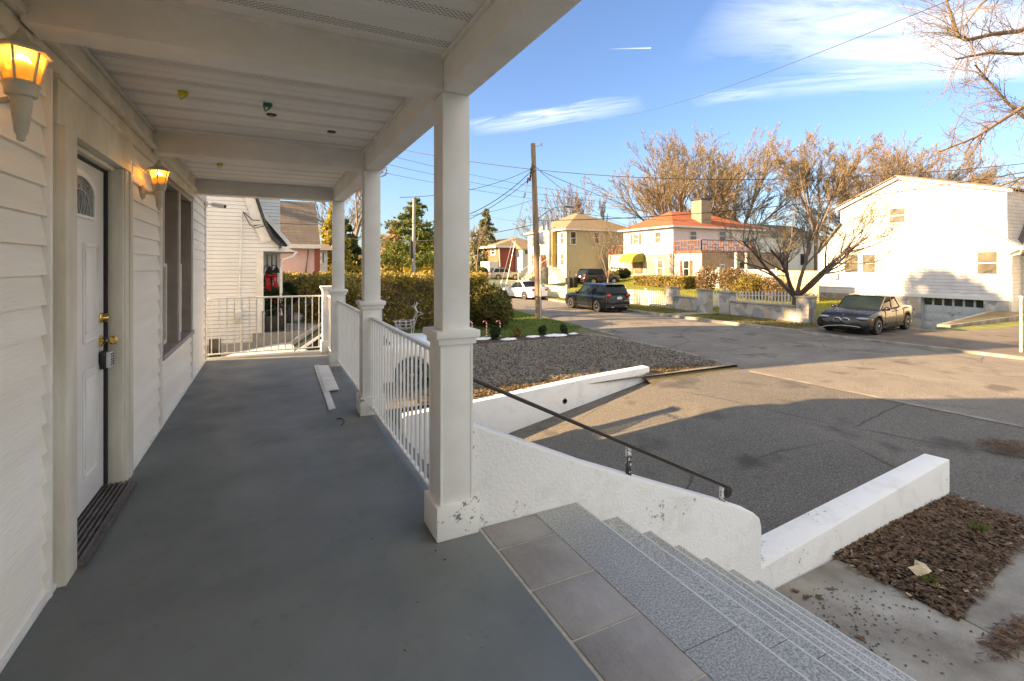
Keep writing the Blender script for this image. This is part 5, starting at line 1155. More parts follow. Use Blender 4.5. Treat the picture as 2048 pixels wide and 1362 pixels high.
# garage opening is cut out of the outline
ga=WX(1843,600,WH); gb_=WX(1968,600,WH); gz=WX(1900,597,WH).z; gy0,gy1=gb_.y,ga.y
out=[poly[0]]+poly[1:]+[(gy0,-2.8),(gy0,gz),(gy1,gz),(gy1,-2.8)]
MB().prism(out,'x',WH,WH+9.5).build('gable_wall',m_sidew,wh)
gd=MB(); gd.box(WH+.25,gy0,-2.8,WH+.30,gy1,gz); gdo=gd.build('garage_door',peel('peeling garage door',(.40,.44,.46),(.13,.13,.12),.33,.3,.6,scale=2.),wh)
mb=MB()
nc=6; wcol=(gy1-gy0)/nc
for r_ in range(4):
    for k in range(nc):
        y0=gy0+k*wcol+.06; y1=gy0+(k+1)*wcol-.06; z0=-2.55+r_*(gz+2.55)/4+.04; z1=-2.55+(r_+1)*(gz+2.55)/4-.04
        if r_==3: MB().box(WH+.235,y0,z0,WH+.2495,y1,z1).build('door_pane',m_glass,gdo)
        else: mb.box(WH+.232,y0,z0,WH+.2495,y1,z1)
mb.build('door_panels',gdo.data.materials[0],gdo,bevel=.01)
MB().box(WH-.10,gy0-1.2,gz,WH+.0,gy1+.9,gz+.22).build('garage_lintel',m_paintw,wh)
MB().box(WH-.07,gy1+.002,-2.8,WH-.001,gy1+1.55,gz-.002).build('stone_base',m_stone,wh); MB().box(WH-.07,poly[-1][0]+.0,-2.8,WH-.001,gy0-.002,gz-.002).build('stone_base',m_stone,wh)
e1=WX(1638,588,WH); e2=WX(1795,588,WH); MB().box(WH-.05,gy1+1.56,-1.6,WH-.001,e1.y,e1.z+.15).build('stone_base',m_stonel,wh)
for a_,b_ in ((0,0),):
    for (x0,y0_,x1,y1_) in ((1781,417,1811,445),(1691,509,1717,545),(1726,509,1751,545),(1956,504,1995,548)): win_x(wh,WH,x0,x1,y0_,y1_,m_blind2,.10)
mb=MB()
for a_,b_ in (((1671,418),(1795,353)),((1795,353),(2024,378)),((2013,478),(2046,494))):
    p,q=WX(*a_,WH-.2),WX(*b_,WH-.2); mb.add([p,q,q+Vector((0,0,-.16)),p+Vector((0,0,-.16)),p+Vector((.2,0,0)),q+Vector((.2,0,0)),q+Vector((.2,0,-.16)),p+Vector((.2,0,-.16))],[(0,1,2,3),(7,6,5,4),(0,4,5,1),(1,5,6,2),(2,6,7,3),(3,7,4,0)])
mb.build('rake_board',m_paintw,wh)
mb=MB(); 
for a_,b_ in ((WX(1671,418,WH),WX(1795,353,WH)),(WX(1795,353,WH),WX(2024,378,WH)),(WX(1636,507,WH),WX(1683,449,WH))):
    mb.add([Vector((WH-.22,a_.y,a_.z)),Vector((WH-.22,b_.y,b_.z)),Vector((WH+9.6,b_.y,b_.z)),Vector((WH+9.6,a_.y,a_.z))]+[Vector((WH-.22,a_.y,a_.z+.1)),Vector((WH-.22,b_.y,b_.z+.1)),Vector((WH+9.6,b_.y,b_.z+.1)),Vector((WH+9.6,a_.y,a_.z+.1))],[(0,1,2,3),(7,6,5,4),(0,4,5,1),(1,5,6,2),(2,6,7,3),(3,7,4,0)])
mb.build('roof',m_roofb,wh)
MB().tube([WX(2012,385,WH-.1),WX(2013,478,WH-.1),WX(2030,494,WH-.15),WX(2044,499,WH-.15),WX(2040,507,WH-.15),WX(2022,512,WH-.1),WX(2023,628,WH-.1)],.06,5).build('downspout',m_paintw,wh)
a=WX(2019,600,WH+1.6); ay=a.y
MB().box(WH+1.6,ay-8,-1.9,WH+9,ay-.02,2.0).build('side_wing',siding_mat('shaded wing clapboard',(.72,.70,.66),.2),wh)
mb=MB(); z0=WX(2030,497,WH+1.).z; z1=WX(2030,385,WH+4.).z; mb.add([(WH+.8,ay+.1,z0),(WH+.8,ay-8.5,z0),(WH+4.,ay-8.5,z1),(WH+4.,ay+.1,z1),(WH+9.5,ay-8.5,z0),(WH+9.5,ay+.1,z0)],[(0,1,2,3),(3,2,4,5),(1,4,2),(0,3,5),(0,5,4,1)]); mb.build('wing_roof',m_roofb,wh)
mb=MB(); 
for px,py in ((1664,550),(1672,552)): q=WX(px,py,WH-.12); mb.cbox(tuple(q),(.2,.25,.4))
mb.build('meter_box',m_galv,wh)
# wedge bed beside the garage and white marker post
a0=G(1911,662,-2.1);
wb_=thing('garden_wedge','raised wedge of dry grass held by a low wall beside the garage door','planting bed',(33,12.5,-1.6))
MB().add([(27.5,11.5,-1.9),(36.9,12.9,-2.8),(36.9,11.0,-2.8),(27.5,11.0,-1.9),(27.5,11.5,-1.26),(36.9,12.9,-1.1),(36.9,11.0,-1.1),(27.5,11.0,-1.24)],[(3,2,1,0),(4,5,6,7),(0,1,5,4),(1,2,6,5),(2,3,7,6),(3,0,4,7)]).build('low_wall',m_conc,wb_)
MB().add([(27.9,11.38,-1.24),(36.7,12.6,-1.09),(36.7,11.2,-1.09),(27.9,11.1,-1.235)],[(0,1,2,3)]).build('dry_grass',m_dirt,wb_)
q=G(2042,702,-1.2); tag(MB().tube([q-Vector((0,0,.1)),(q.x,q.y,.45)],.035,8).ell((q.x,q.y,.47),(.06,.06,.04)).build('marker_post',peel('rusty white post',(.75,.72,.66),(.35,.15,.06),.33,.2,scale=8),origin=tuple(q)),'white pipe post with rust stains at the right edge of the photo','post')
# orange roofed house
RX=38.1; rh=thing('orange_roof_house','white and stone two storey house with an orange hip roof and olive awning','house',(RX,43,.3))
yc2=WX(1346,500,RX).y; yl=WX(1247,500,RX).y; ze=WX(1346,451,RX).z; zm=WX(1320,509,RX).z
MB().box(RX,yc2,zm,RX+13.5,yl,ze).build('upper_wall',m_sidew,rh); MB().box(RX+.08,yc2+.05,-1.0,RX+13.4,yl-.05,zm-.001).build('stone_lower_wall',m_stonel,rh)
MB().box(RX+.03,yc2-.012,zm+.01,RX+13.4,yc2-.002,ze-.01).build('side_cladding',m_pinkg,rh)
o=.5; x0,x1,y0,y1=RX-o,RX+13.5+o,yc2-o,yl+o; ym=(y0+y1)/2; zr=7.75
mb=MB(); mb.add([(x0,y0,ze),(x1,y0,ze),(x1,y1,ze),(x0,y1,ze),(x0+4.2,ym,zr),(x1-5.,ym,zr)],[(0,1,5,4),(1,2,5),(2,3,4,5),(3,0,4),(3,2,1,0)]); mb.build('roof',m_roofr,rh)
mb=MB(); mb.box(x0-.02,y0-.02,ze-.18,x1,y0+.08,ze-.005).box(x0-.02,y0+.08,ze-.18,x0+.08,y1,ze-.005); mb.build('eave_board',m_paintw,rh)
a=WY(1397,440,yc2+.9); b_=WY(1423,440,yc2+.9); zt=WY(1409,402,yc2+.9).z
MB().box(a.x,yc2+.5,ze,a.x+1.5,yc2+1.9,zt).build('chimney',m_chim,rh); MB().box(a.x+.2,yc2+.7,zt,a.x+1.3,yc2+1.7,zt+.3).build('chimney_pot',m_black,rh)
m_shb=M('brown shutter',(.17,.10,.065),.6,.1,4)
win_x(rh,RX,1267,1277,469,488,m_blind,.09,m_shb); win_x(rh,RX,1311,1322,465,485,m_blind,.09,m_paintw)
win_x(rh,RX+.08,1316,1326,521,551,m_blind,.14)
win_y(rh,yc2-.012,1380,1392,463,480); win_y(rh,yc2-.012,1438,1450,463,481)
# front door, awning
dq=WX(1284,523,RX);dq2=WX(1270,549,RX)
dr=MB().box(RX-.02,dq.y,.55,RX+.079,dq2.y,dq.z).build('door',m_redtrim,rh); MB().box(RX-.04,dq.y+.12,.7,RX-.021,dq2.y-.12,dq.z-.15).build('storm_panel',m_blind,dr)
ay0=WX(1288,515,RX).y; ay1=WX(1247,515,RX-1.).y; zt=WX(1280,506,RX).z; zb_=WX(1280,523,RX).z
prof=[(RX,zt)]+[(RX-1.7*math.sin(a_),zb_+(zt-zb_)*math.cos(a_)) for a_ in [math.pi/2*i/7 for i in range(1,8)]]
mb=MB(); mb.prism(prof+[(RX-1.68,zb_-.12),(RX,zb_-.05)],'y',ay0,ay1); mb.build('awning',m_awn,rh,smooth=True)
for y in (ay0+.1,ay1-.1): MB().tube([(RX-1.6,y,zb_),(RX-1.6,y,.4)],.04,5).build('awning_post',m_redtrim,rh)
# annex with balcony on the right, garage annex on the left
def balrail(parent,pts,h,mat):
    for (a,b_) in zip(pts[:-1],pts[1:]):
        a,b_=Vector(a),Vector(b_); L=(b_-a).length; n=max(2,int(L/.75)); mb=MB()
        for z in (.08,h): mb.tube([a+Vector((0,0,z)),b_+Vector((0,0,z))],.05,4)
        for i in range(n+1): q=a.lerp(b_,i/n); mb.tube([q,q+Vector((0,0,h))],.045,4)
        for i in range(n):
            q=a.lerp(b_,i/n); r_=a.lerp(b_,(i+1)/n); zz=h*(.38 if i%2 else .62); mb.tube([q+Vector((0,0,zz)),r_+Vector((0,0,zz))],.04,4); m_=q.lerp(r_,.5); mb.tube([m_+Vector((0,0,zz)),m_+Vector((0,0,h if i%2 else .08))],.04,4)
        mb.build('balcony_rail',mat,parent)
AX=RX+.15; ax0=WX(1403,505,AX).y; za=WX(1375,506,AX).z
MB().box(AX,ax0,-1.1,AX+12,yc2-.05,za).build('annex',m_paintw,rh); MB().box(AX+.05,ax0-.03,-1.1,AX+12,ax0-.002,za-.1).build('annex_side',M('brown stone side',(.34,.24,.16),.85,.25,3,.3,10),rh)
MB().box(AX-.15,ax0-.15,za,AX+12,yc2-.06,za+.12).build('balcony_deck',m_redtrim,rh)
z_=za+.12; balrail(rh,[(AX,yc2-.1,z_),(AX,ax0,z_),(AX+7.5,ax0,z_)],1.15,m_redtrim)
win_x(rh,AX,1368,1378,522,553,m_glass,.12,m_redtrim)
for px in (1472,1493): q=WY(px,500,ax0-1.5); MB().box(q.x-.1,ax0-1.6,-1.1,q.x+.1,ax0-1.4,za).build('porch_post',m_paintw,rh)
win_y(rh,ax0-.03,1478,1488,525,548); win_y(rh,ax0-.03,1440,1447,530,552)
GX=RX+1.; g0y=WX(1250,530,GX).y; g1y=WX(1217,530,GX).y; zg=WX(1230,510,GX).z
MB().box(GX,max(g0y,yl+.02),-.8,GX+6,g1y,zg).build('garage_annex',m_paintw,rh); balrail(rh,[(GX,g1y,zg),(GX,max(g0y,yl+.1),zg)],1.15,m_redtrim)
a=WX(1243,531,GX);b_=WX(1223,552,GX); gg=MB().box(GX-.05,a.y,-.5,GX-.002,b_.y,a.z).build('garage_door',m_paintw,rh)
mb=MB()
for i in range(4): y=a.y+(b_.y-a.y)*(i+.5)/4; mb.box(GX-.06,y-.22,a.z-.45,GX-.051,y+.22,a.z-.2)
mb.build('pane',m_glass,gg)
# yellow house
YX=33.6; yh=thing('yellow_house','pale yellow two storey house with an arched entry bay and stair behind the pole','house',(YX,57,-.2))
y0=WX(1133,500,YX).y; y1=WX(1056,500,YX).y; ze=WX(1133,457,YX).z
MB().box(YX,y0,-1,YX+11,y1,ze).build('wall',m_yelw,yh); MB().box(YX+.04,y0-.012,-1,YX+11,y0-.001,ze-.01).build('side_cladding',m_yel,yh)
o=.5; x0,x1,ya_,yb3=YX-o,YX+11+o,y0-o,y1+o; zr=ze+2.7
mb=MB(); mb.add([(x0,ya_,ze),(x1,ya_,ze),(x1,yb3,ze),(x0,yb3,ze),((x0+x1)/2-.5,ya_+5.2,zr),((x0+x1)/2-.5,yb3-5.2,zr)],[(0,1,4),(1,2,5,4),(2,3,5),(3,0,4,5),(3,2,1,0)]); mb.build('roof',m_rooft,yh)
MB().box(x0-.02,ya_-.02,ze-.2,x1,ya_+.1,ze-.005).box(x0-.02,ya_+.1,ze-.2,x0+.1,yb3,ze-.005).build('eave_board',m_paintw,yh)
bx=YX-1.0; b0=WX(1098,500,bx).y; b1=WX(1077,500,bx).y; zs=WX(1088,468,bx).z; ym=(b0+b1)/2; rr=(b1-b0)/2
prof=[(b0,-1),(b0,zs)]+[(ym-rr*math.cos(a_),zs+rr*.85*math.sin(a_)) for a_ in [math.pi*i/10 for i in range(1,10)]]+[(b1,zs),(b1,-1)]
MB().prism(prof,'x',bx,YX-.001).build('entry_bay',m_yelw,yh)
MB().box(bx+.3,b0-.35,-1,YX-.002,b0-.002,ze-.21).build('mustard_pilaster',m_yelb,yh)
for u in ((1111,1116,468,488),(1122,1128,466,487),(1111,1116,508,530),(1122,1128,508,529),(1064,1068,474,493),(1064,1068,510,530)): win_x(yh,YX,*u,m_blind,.12)
win_x(yh,bx,1081,1091,472,490,m_blind,.12); win_x(yh,bx,1084,1088,463,467,m_glass,.05,sash=False)
a=WX(1093,509,bx);b_=WX(1082,532,bx); MB().box(bx-.05,a.y,b_.z-.3,bx-.002,b_.y,a.z).build('door',m_redtrim,yh)
win_y(yh,y0-.012,1141,1151,464,488); win_y(yh,y0-.012,1188,1197,465,486)
zst=WX(1088,531,bx).z; st=MB()
for i in range(8): st.box(bx-.4*(i+1),b0+.3,-1.,bx-.4*i,b1-.3,zst-.24*(i+1)+.05)
st.build('entry_stair',m_conc,yh)
for yy in (b0+.25,b1-.25): MB().tube([(bx-.1,yy,zst+.9),(bx-3.2,yy,zst-1.0)],.05,4).tube([(bx-3.2,yy,zst-1.0),(bx-3.2,yy,zst-1.9)],.05,4).build('stair_rail',m_paintw,yh)
for s_,yy in ((-1,b0-.1),(1,b1+.1)): MB().add([(bx,yy,zst),(bx-.2,yy+s_*3.6,-1.),(bx-.2,yy,-1.),(YX-.01,yy,zst),(YX-.01,yy+s_*3.6,-1),(YX-.01,yy,-1)],[(0,1,2),(3,5,4),(0,3,4,1),(0,2,5,3),(1,4,5,2)]).build('stair_cheek',M('pale stair cheek',(.50,.52,.46),.7,.1),yh)
# red house
QX=33.5; qh=thing('red_house','red sided house with white trimmed windows far left of the pole','house',(QX,77,-.3))
y0=WX(997,500,QX).y; y1=WX(944,500,QX).y; ze=WX(997,491,QX).z
MB().box(QX,y0,-1,QX+9,y1,ze).build('wall',m_redf,qh); MB().box(QX+.05,y0-.02,-1,QX+9,y0-.001,ze-.01).build('side_cladding',m_redw,qh)
x0,x1,ya_,yb3=QX-.8,QX+9.6,y0-.6,y1+.6
mb=MB(); mb.add([(x0,ya_,ze),(x1,ya_,ze),(x1,yb3,ze),(x0,yb3,ze),((x0+x1)/2,ya_+2.5,ze+1.5),((x0+x1)/2,yb3-2.5,ze+1.5)],[(0,1,4),(1,2,5,4),(2,3,5),(3,0,4,5),(3,2,1,0)]); mb.build('roof',m_rooft,qh); MB().box(x0-.03,ya_-.03,ze-.35,x1,ya_+.1,ze-.005).box(x0-.03,ya_+.1,ze-.35,x0+.1,yb3,ze-.005).build('eave_board',m_paintw,qh)
win_x(qh,QX,983,990,497,508,m_glass,.22); win_x(qh,QX,963,967,498,508,m_blind,.22)
a=WX(980,525,QX-1.5); MB().box(QX-1.6,WX(979,520,QX-1.6).y,-.6,QX-.01,WX(961,520,QX-1.6).y,WX(970,523,QX-1.6).z).build('portico',m_paintw,qh)
MB().tube([WX(998,494,QX-.1),WX(1000,534,QX-.1)],.09,5).build('downspout',m_paintw,qh)
simple_house('white house with a small window between the red house and the yellow house',70,1045,1062,560,498,480,m_paintw,m_rooft,6,((1050,1058,500,508),),zb=-1)
simple_house('tan shingled gable roof house behind the chimney',52,1442,1500,560,470,416,m_yelw,m_rooft,9,(),zb=-1)
simple_house('white house with a long brown roof behind the small bare tree',41,1490,1640,570,476,447,m_paintw,m_roofb,8,((1535,1543,505,520),(1600,1614,508,530)),zb=-1)
# odds by the yellow house
for i,(px,lab) in enumerate(((1139,'left of two black trash bins before the yellow house'),(1148,'right of two black trash bins before the yellow house'))):
    q=D(px,572,49.5); z=far_h(q.x,q.y); b=thing('trash_bin',lab,'bin',(q.x,q.y,z),group='black trash bins'); MB().add([(q.x-.24,q.y-.26,z),(q.x+.24,q.y-.26,z),(q.x+.24,q.y+.26,z),(q.x-.24,q.y+.26,z),(q.x-.30,q.y-.32,z+1.0),(q.x+.30,q.y-.32,z+1.0),(q.x+.30,q.y+.32,z+1.0),(q.x-.30,q.y+.32,z+1.0)],[(3,2,1,0),(4,5,6,7),(0,1,5,4),(1,2,6,5),(2,3,7,6),(3,0,4,7)]).build('bin_body',m_black,b,bevel=.02); MB().box(q.x-.33,q.y-.34,z+1.0,q.x+.33,q.y+.34,z+1.07).build('lid',m_black,b,bevel=.02)
q=D(1139,572,48); z=far_h(q.x,q.y); b=thing('garden_lamp','black garden lamp post beside the trash bins','lamp post',(q.x,q.y,z)); MB().tube([(q.x,q.y,z),(q.x,q.y,z+1.5)],.035,6).build('post',m_black,b); MB().lathe([(.08,0),(.13,.25),(.16,.26),(.02,.36),(0,.4)],(q.x,q.y,z+1.5),'z',6).build('lantern_head',m_blind,b)
cf=thing('chain_link_fence','low chain link fence with posts in front of the yellow house lawn','fence',(21.,40,-1.15)); mb=MB()
for i in range(7): y=40.5+i*1.3; mb.tube([(21.3,y,-1.3),(21.3,y,-.0)],.03,5)
mb.build('posts',m_galv,cf); mb=MB()
for i in range(40): y=40.5+i*.2; mb.tube([(21.3,y,-1.1),(21.3,min(y+1.05,48.3),-.05)],.006,3); mb.tube([(21.3,y,-.05),(21.3,min(y+1.05,48.3),-1.1)],.006,3)
mb.tube([(21.3,40.5,0),(21.3,48.3,0)],.02,5); mb.build('mesh',m_galv,cf)
hy=thing('golden_hedge','clipped golden hedge below the stone front of the orange roofed house','hedge',tuple(WX(1320,575,30.3)))
ya_=WX(1366,570,30.3).y; yb3=WX(1268,570,30.3).y; zz=far_h(30.5,(ya_+yb3)/2)
MB().box(30.5,ya_+.2,zz-.1,32.,yb3-.2,zz+.95).build('inner_stems',m_bark,hy); foliage_box('foliage',m_hedgey,30.3,ya_,zz-.3,32.4,yb3,WX(1320,553,30.3).z,16000,.11,5,hy,.05)
# ================================================================== SHRUBS AND TREES BEYOND THE STREET
shrub('brown_shrub','bare brown shrub at the dark end of the golden hedge','shrub',tuple(WX(1412,590,30.)*Vector((1,1,0)) if False else (30.,WX(1412,590,30.).y,-.75)),1.3,2.2,m_brownb,3500,.07,50,clumps=8)
shrub('golden_shrub','leafy golden brown shrub left end of the lattice fence','shrub',(30.5,WX(1462,590,30.5).y,-.9),1.5,2.1,m_brownb,6000,.07,51,clumps=9)
shrub('golden_shrub','wide golden shrub in the middle of the lattice fence','shrub',(30.8,WX(1500,590,30.8).y,-1.0),1.7,1.9,m_hedgey,7000,.07,52,clumps=9)
shrub('golden_shrub','golden brown shrub at the right end of the lattice fence','shrub',(31.2,WX(1542,590,31.2).y,-1.0),1.4,1.6,m_brownb,5000,.07,53,clumps=8)
shrub('round_bush','small dark bush beside the steps of the orange roofed house','bush',(33.8,WX(1246,560,33.8).y,.0),1.1,1.2,m_hedged,3000,.09,54)
shrub('round_bush','dark bush behind the black SUV near the awning','bush',(32.5,WX(1222,560,32.5).y,-.2),1.0,1.1,m_hedge,3000,.09,55)
shrub('dark_hedge','dark low hedge behind the champagne silver SUV','bush',(31,WX(960,545,31).y,-.4),2.2,1.6,m_everd,3000,.14,56)
m_barkshade=M('shade toned bark',(.14,.105,.08),.9,.35,6,.5,30,col2=(.07,.055,.045))  # darker copy of the bark, trunk shade put into its colour
bare_tree('small spreading bare tree behind the long fieldstone wall',(23.3,WX(1592,600,23.3).y,-1.2),6.9,4,stems=6,spread=56,levels=4,kids=(8,6,5,4),ang=(18,46),lens=(.42,.64),up=.09,wob=.13,rbase=.19,rmin=.007,trunk=.15,thr=.03,mtr=m_barkshade,name='ornamental_tree')
bare_tree('thin multi stem bare tree against the yellow house side wall',(30.5,WX(1216,560,30.5).y,-.2),5.6,9,stems=5,spread=22,levels=4,kids=(7,5,4,3),ang=(18,40),lens=(.4,.6),up=.12,wob=.1,rbase=.10,rmin=.010,trunk=.06,thr=.03)
def far_tree(label,px,Y,h,seed,**k):
    q=WY(px,500,Y); return bare_tree(label,(q.x,Y,k.pop('zb',-.6)),h,seed,**k)
kw=dict(levels=4,kids=(10,7,6,4),lens=(.34,.54),up=.03,wob=.055,rmin=.014,thr=.07,tips=14000,start=.22)
far_tree('huge vase shaped bare tree behind the orange roof, left one',1350,50,20.5,1,stems=13,spread=52,ang=(14,34),trunk=.20,rbase=.36,**kw)
far_tree('huge vase shaped bare tree right of the chimney',1462,50,21.,2,stems=12,spread=48,ang=(14,34),trunk=.18,rbase=.36,**kw)
far_tree('tall slim bare tree behind the white house with the brown roof',1632,40,18.5,3,stems=6,spread=26,ang=(18,40),trunk=.3,rbase=.24,mtw=m_twigr,**kw)
far_tree('wide rusty topped tree behind the white gable, left one',1735,42,20.,5,stems=13,spread=56,ang=(16,38),trunk=.2,rbase=.34,mtw=m_twigr,**kw)
far_tree('rusty topped tree behind the peak of the white gable, middle one',1795,41,20.5,25,stems=12,spread=52,ang=(16,38),trunk=.2,rbase=.34,mtw=m_twigr,**kw)
far_tree('wide rusty topped tree behind the white gable, right one',1850,38,20.,6,stems=12,spread=56,ang=(16,38),trunk=.2,rbase=.32,mtw=m_twigr,**kw)
far_tree('grey bare tree behind the right end of the white gable roof',1990,36,18.,8,stems=8,spread=48,ang=(18,40),trunk=.2,rbase=.28,**kw)
# unseen behind the neighbour: pine added for garage shade, bare tree casting branch shadows
conifer('tall dense pine added unseen behind the neighbour house to shade the far garage',(-12,26.4,-1.2),21.3,4.0,m_everd,91,n=30000,size=.34,lay=14,z0=.64,flat=.2,name='pine_tree',power=.15)
bare_tree('tall bare tree behind the neighbour house throwing branch shadows on the white gable',(-9,29.5,-1.2),18.,92,stems=7,spread=46,levels=2,kids=(6,4),ang=(20,45),lens=(.35,.55),up=.05,wob=.08,rbase=.34,rmin=.03,trunk=.35,thr=.05)
k2=dict(levels=4,kids=(7,5,4,3),lens=(.4,.62),up=.12,wob=.09,rmin=.03,thr=.07)
far_tree('bare upright tree rising behind the yellow house roof',1150,75,15.5,10,stems=6,spread=24,ang=(14,32),trunk=.2,rbase=.3,mtw=m_bark,**k2)
far_tree('narrow bare tree behind the right slope of the yellow house roof',1199,74,14.5,11,stems=1,spread=5,ang=(12,26),trunk=.3,rbase=.2,mtw=m_bark,**k2)
far_tree('fine bare tree behind the utility pole',1085,95,15.,12,stems=5,spread=34,ang=(18,40),trunk=.2,rbase=.3,**k2)
far_tree('small bare tree between the yellow house and the orange roof',1262,70,9.5,13,stems=5,spread=40,ang=(18,40),trunk=.2,rbase=.25,**k2)
far_tree('crooked bare tree between the far and middle columns',712,48,11.5,14,stems=2,spread=18,ang=(22,50),trunk=.42,rbase=.22,mtw=m_bark,**k2)
far_tree('bare tree behind the pink house roof',690,70,13.,15,stems=5,spread=30,ang=(18,40),trunk=.2,rbase=.3,**k2)
far_tree('bare tree in front of the red house windows',954,58,6.5,16,stems=3,spread=30,ang=(18,44),trunk=.35,rbase=.16,zb=-.5,**k2)
q=WY(832,540,50); conifer('big spreading green pine beyond the hedge between the columns',(q.x,50,-1.),9.4,4.6,m_pine,61,n=9000,size=.17,lay=9,z0=.26,flat=-.08,name='pine_tree',power=.75)
q=WY(972,520,80); conifer('tall pointed blue green spruce beside the thick column',(q.x,80,-.5),12.,4.6,m_spruce,62,n=16000,size=.28,lay=16,z0=.15,flat=.3)
q=WY(790,530,75); conifer('rusty brown conifer left of the pine',(q.x,75,-.5),8.8,3.2,m_conif,63,n=9000,size=.26,lay=12,name='conifer_tree')
q=WY(668,530,40); conifer('golden topped evergreen left of the far column',(q.x,40,-1.2),7.6,2.2,m_every,64,n=12000,size=.16,lay=14,name='evergreen_tree')
q=WY(690,530,44); conifer('dark evergreen right of the far column',(q.x,44,-1.2),6.6,2.6,m_everd,65,n=14000,size=.18,lay=12,name='evergreen_tree')
q=WY(715,540,46); shrub('evergreen_bush','low dark evergreen bush behind the middle column','bush',(q.x,46,-1.2),1.6,3.,m_everd,5000,.15,66)
q=WY(850,535,56); shrub('yellow_shrub','tall yellow autumn shrub under the pine','shrub',(q.x,56,-1.2),3.0,4.6,m_every,8000,.16,67,clumps=9)
q=WY(795,535,58); shrub('yellow_shrub','yellow shrub left of the grey far pole','shrub',(q.x,58,-1.2),1.9,3.2,m_hedgey,4000,.16,68)
# far hill woods
rgw=np.random.default_rng(77); n=90000; X=rgw.uniform(-60,150,n); Yw=rgw.uniform(120,190,n); hz=2.5+3.5*np.exp(-((X-62)/26)**2)+1.6*np.sin(X*.11)*.6+(Yw-120)*.05
P=np.stack([X,Yw,hz*rgw.random(n)**.5+rgw.normal(0,.3,n)-1+(Yw-120)*.02],1); V,Fq=leaves(P,.75,9,2.2); tag(mesh_np('far_wood',V,Fq,foliage('far brown woods',(.20,.13,.07),(.36,.25,.14),.12)),'brown wooded hillside far behind the red house','woods',kind='stuff')
n=50000; Yw=rgw.uniform(-10,60,n); X=rgw.uniform(85,120,n); P=np.stack([X,Yw,3.+rgw.random(n)**.6*(4.2+1.2*np.sin(Yw*.3))-1.5],1); V,Fq=leaves(P,.5,10,2.6); tag(mesh_np('back_thicket',V,Fq,foliage('pale twig thicket',(.24,.17,.11),(.38,.28,.18),.2)),'pale brown thicket behind the houses across the street','woods',kind='stuff')
# near tree on the right whose limbs hang into the picture
rn=random.Random(33); nt_=thing('overhanging_tree','bare tree whose pale limbs hang in from the top right corner','tree',(18.2,1.2,-1.2)); out=[]
trunkp=[Vector((18.2,1.2,-1.4)),Vector((18.0,1.3,1.5)),Vector((17.8,1.5,4.5)),Vector((17.3,1.9,7.5)),Vector((17.0,2.2,10.5))]
for i in range(4): out.append((tuple(trunkp[i]),tuple(trunkp[i+1]),.30-.05*i,.25-.05*i,0))
PP=dict(levels=4,kids=(4,5,4,3),ang=(25,60),len=(.45,.75),up=-.01,wob=.14,rmin=.0055,start=.1,fork=.1)
limbs=[[(2250,90,15),(2130,10,14.5),(2040,62,14.),(1985,68,13.8),(1935,80,13.6),(1918,74,13.6),(1905,40,13.5),(1893,0,13.4)],
 [(2250,90,15.2),(2110,92,15),(2040,108,14.6),(1980,105,14.4),(1912,118,14.2)],
 [(2260,170,15),(2130,160,14.6),(2048,213,14.),(2000,243,13.8),(1950,275,13.6),(1880,303,13.5)],
 [(2240,240,15.6),(2120,230,15.3),(2048,235,15.),(2010,200,15),(1975,160,15),(1950,130,14.8)],
 [(2260,300,16),(2130,330,16),(2060,350,16),(2000,372,16)],
 [(2230,-20,13.),(2120,-60,12.8),(2020,-40,12.5),(1960,10,12.4),(1930,50,12.4)]]
for li,L_ in enumerate(limbs):
    P_=[D(*p) for p in L_]; P_[0]=trunkp[2].lerp(trunkp[3],.2+.12*li)
    n=len(P_); r0=.085-.006*li
    for i in range(n-1):
        a,b_=r0*(1-i/n*.82),r0*(1-(i+1)/n*.82); out.append((tuple(P_[i]),tuple(P_[i+1]),a,b_,1))
        if i>=1:
            for k in range(7):
                f=rn.random(); q=P_[i].lerp(P_[i+1],f); dd=(P_[i+1]-P_[i]).normalized(); ax=Vector((rn.gauss(0,1),rn.gauss(0,1),rn.gauss(0,1))).normalized()
                grow(out,q,Matrix.Rotation(R(rn.uniform(30,70)),3,ax)@dd,rn.uniform(.6,1.5),.014,2,rn,PP)
tree_from(out,nt_,m_bark,m_twigr,.02)
# ================================================================== SKY, SUN, CAMERA
CLOUD=(5.2,5.2,5.3)
SUN_EL,SUN_DX,SUN_DY=21.,1.,-.24
w=bpy.data.worlds.new('World'); sc.world=w; w.use_nodes=True; t=w.node_tree; bg=t.nodes['Background']
sky=N(t,'ShaderNodeTexSky'); sky.sky_type='NISHITA'; sky.sun_disc=False; sky.sun_elevation=R(SUN_EL)
sky.sun_rotation=math.atan2(-SUN_DX,-SUN_DY); sky.altitude=0; sky.air_density=1.0; sky.dust_density=1.5; sky.ozone_density=2.2
g=N(t,'ShaderNodeTexCoord'); vec=g.outputs['Generated']
s=N(t,'ShaderNodeSeparateXYZ'); t.links.new(vec,s.inputs[0])
zc=math_(t,'MAXIMUM',s.outputs['Z'],.03)
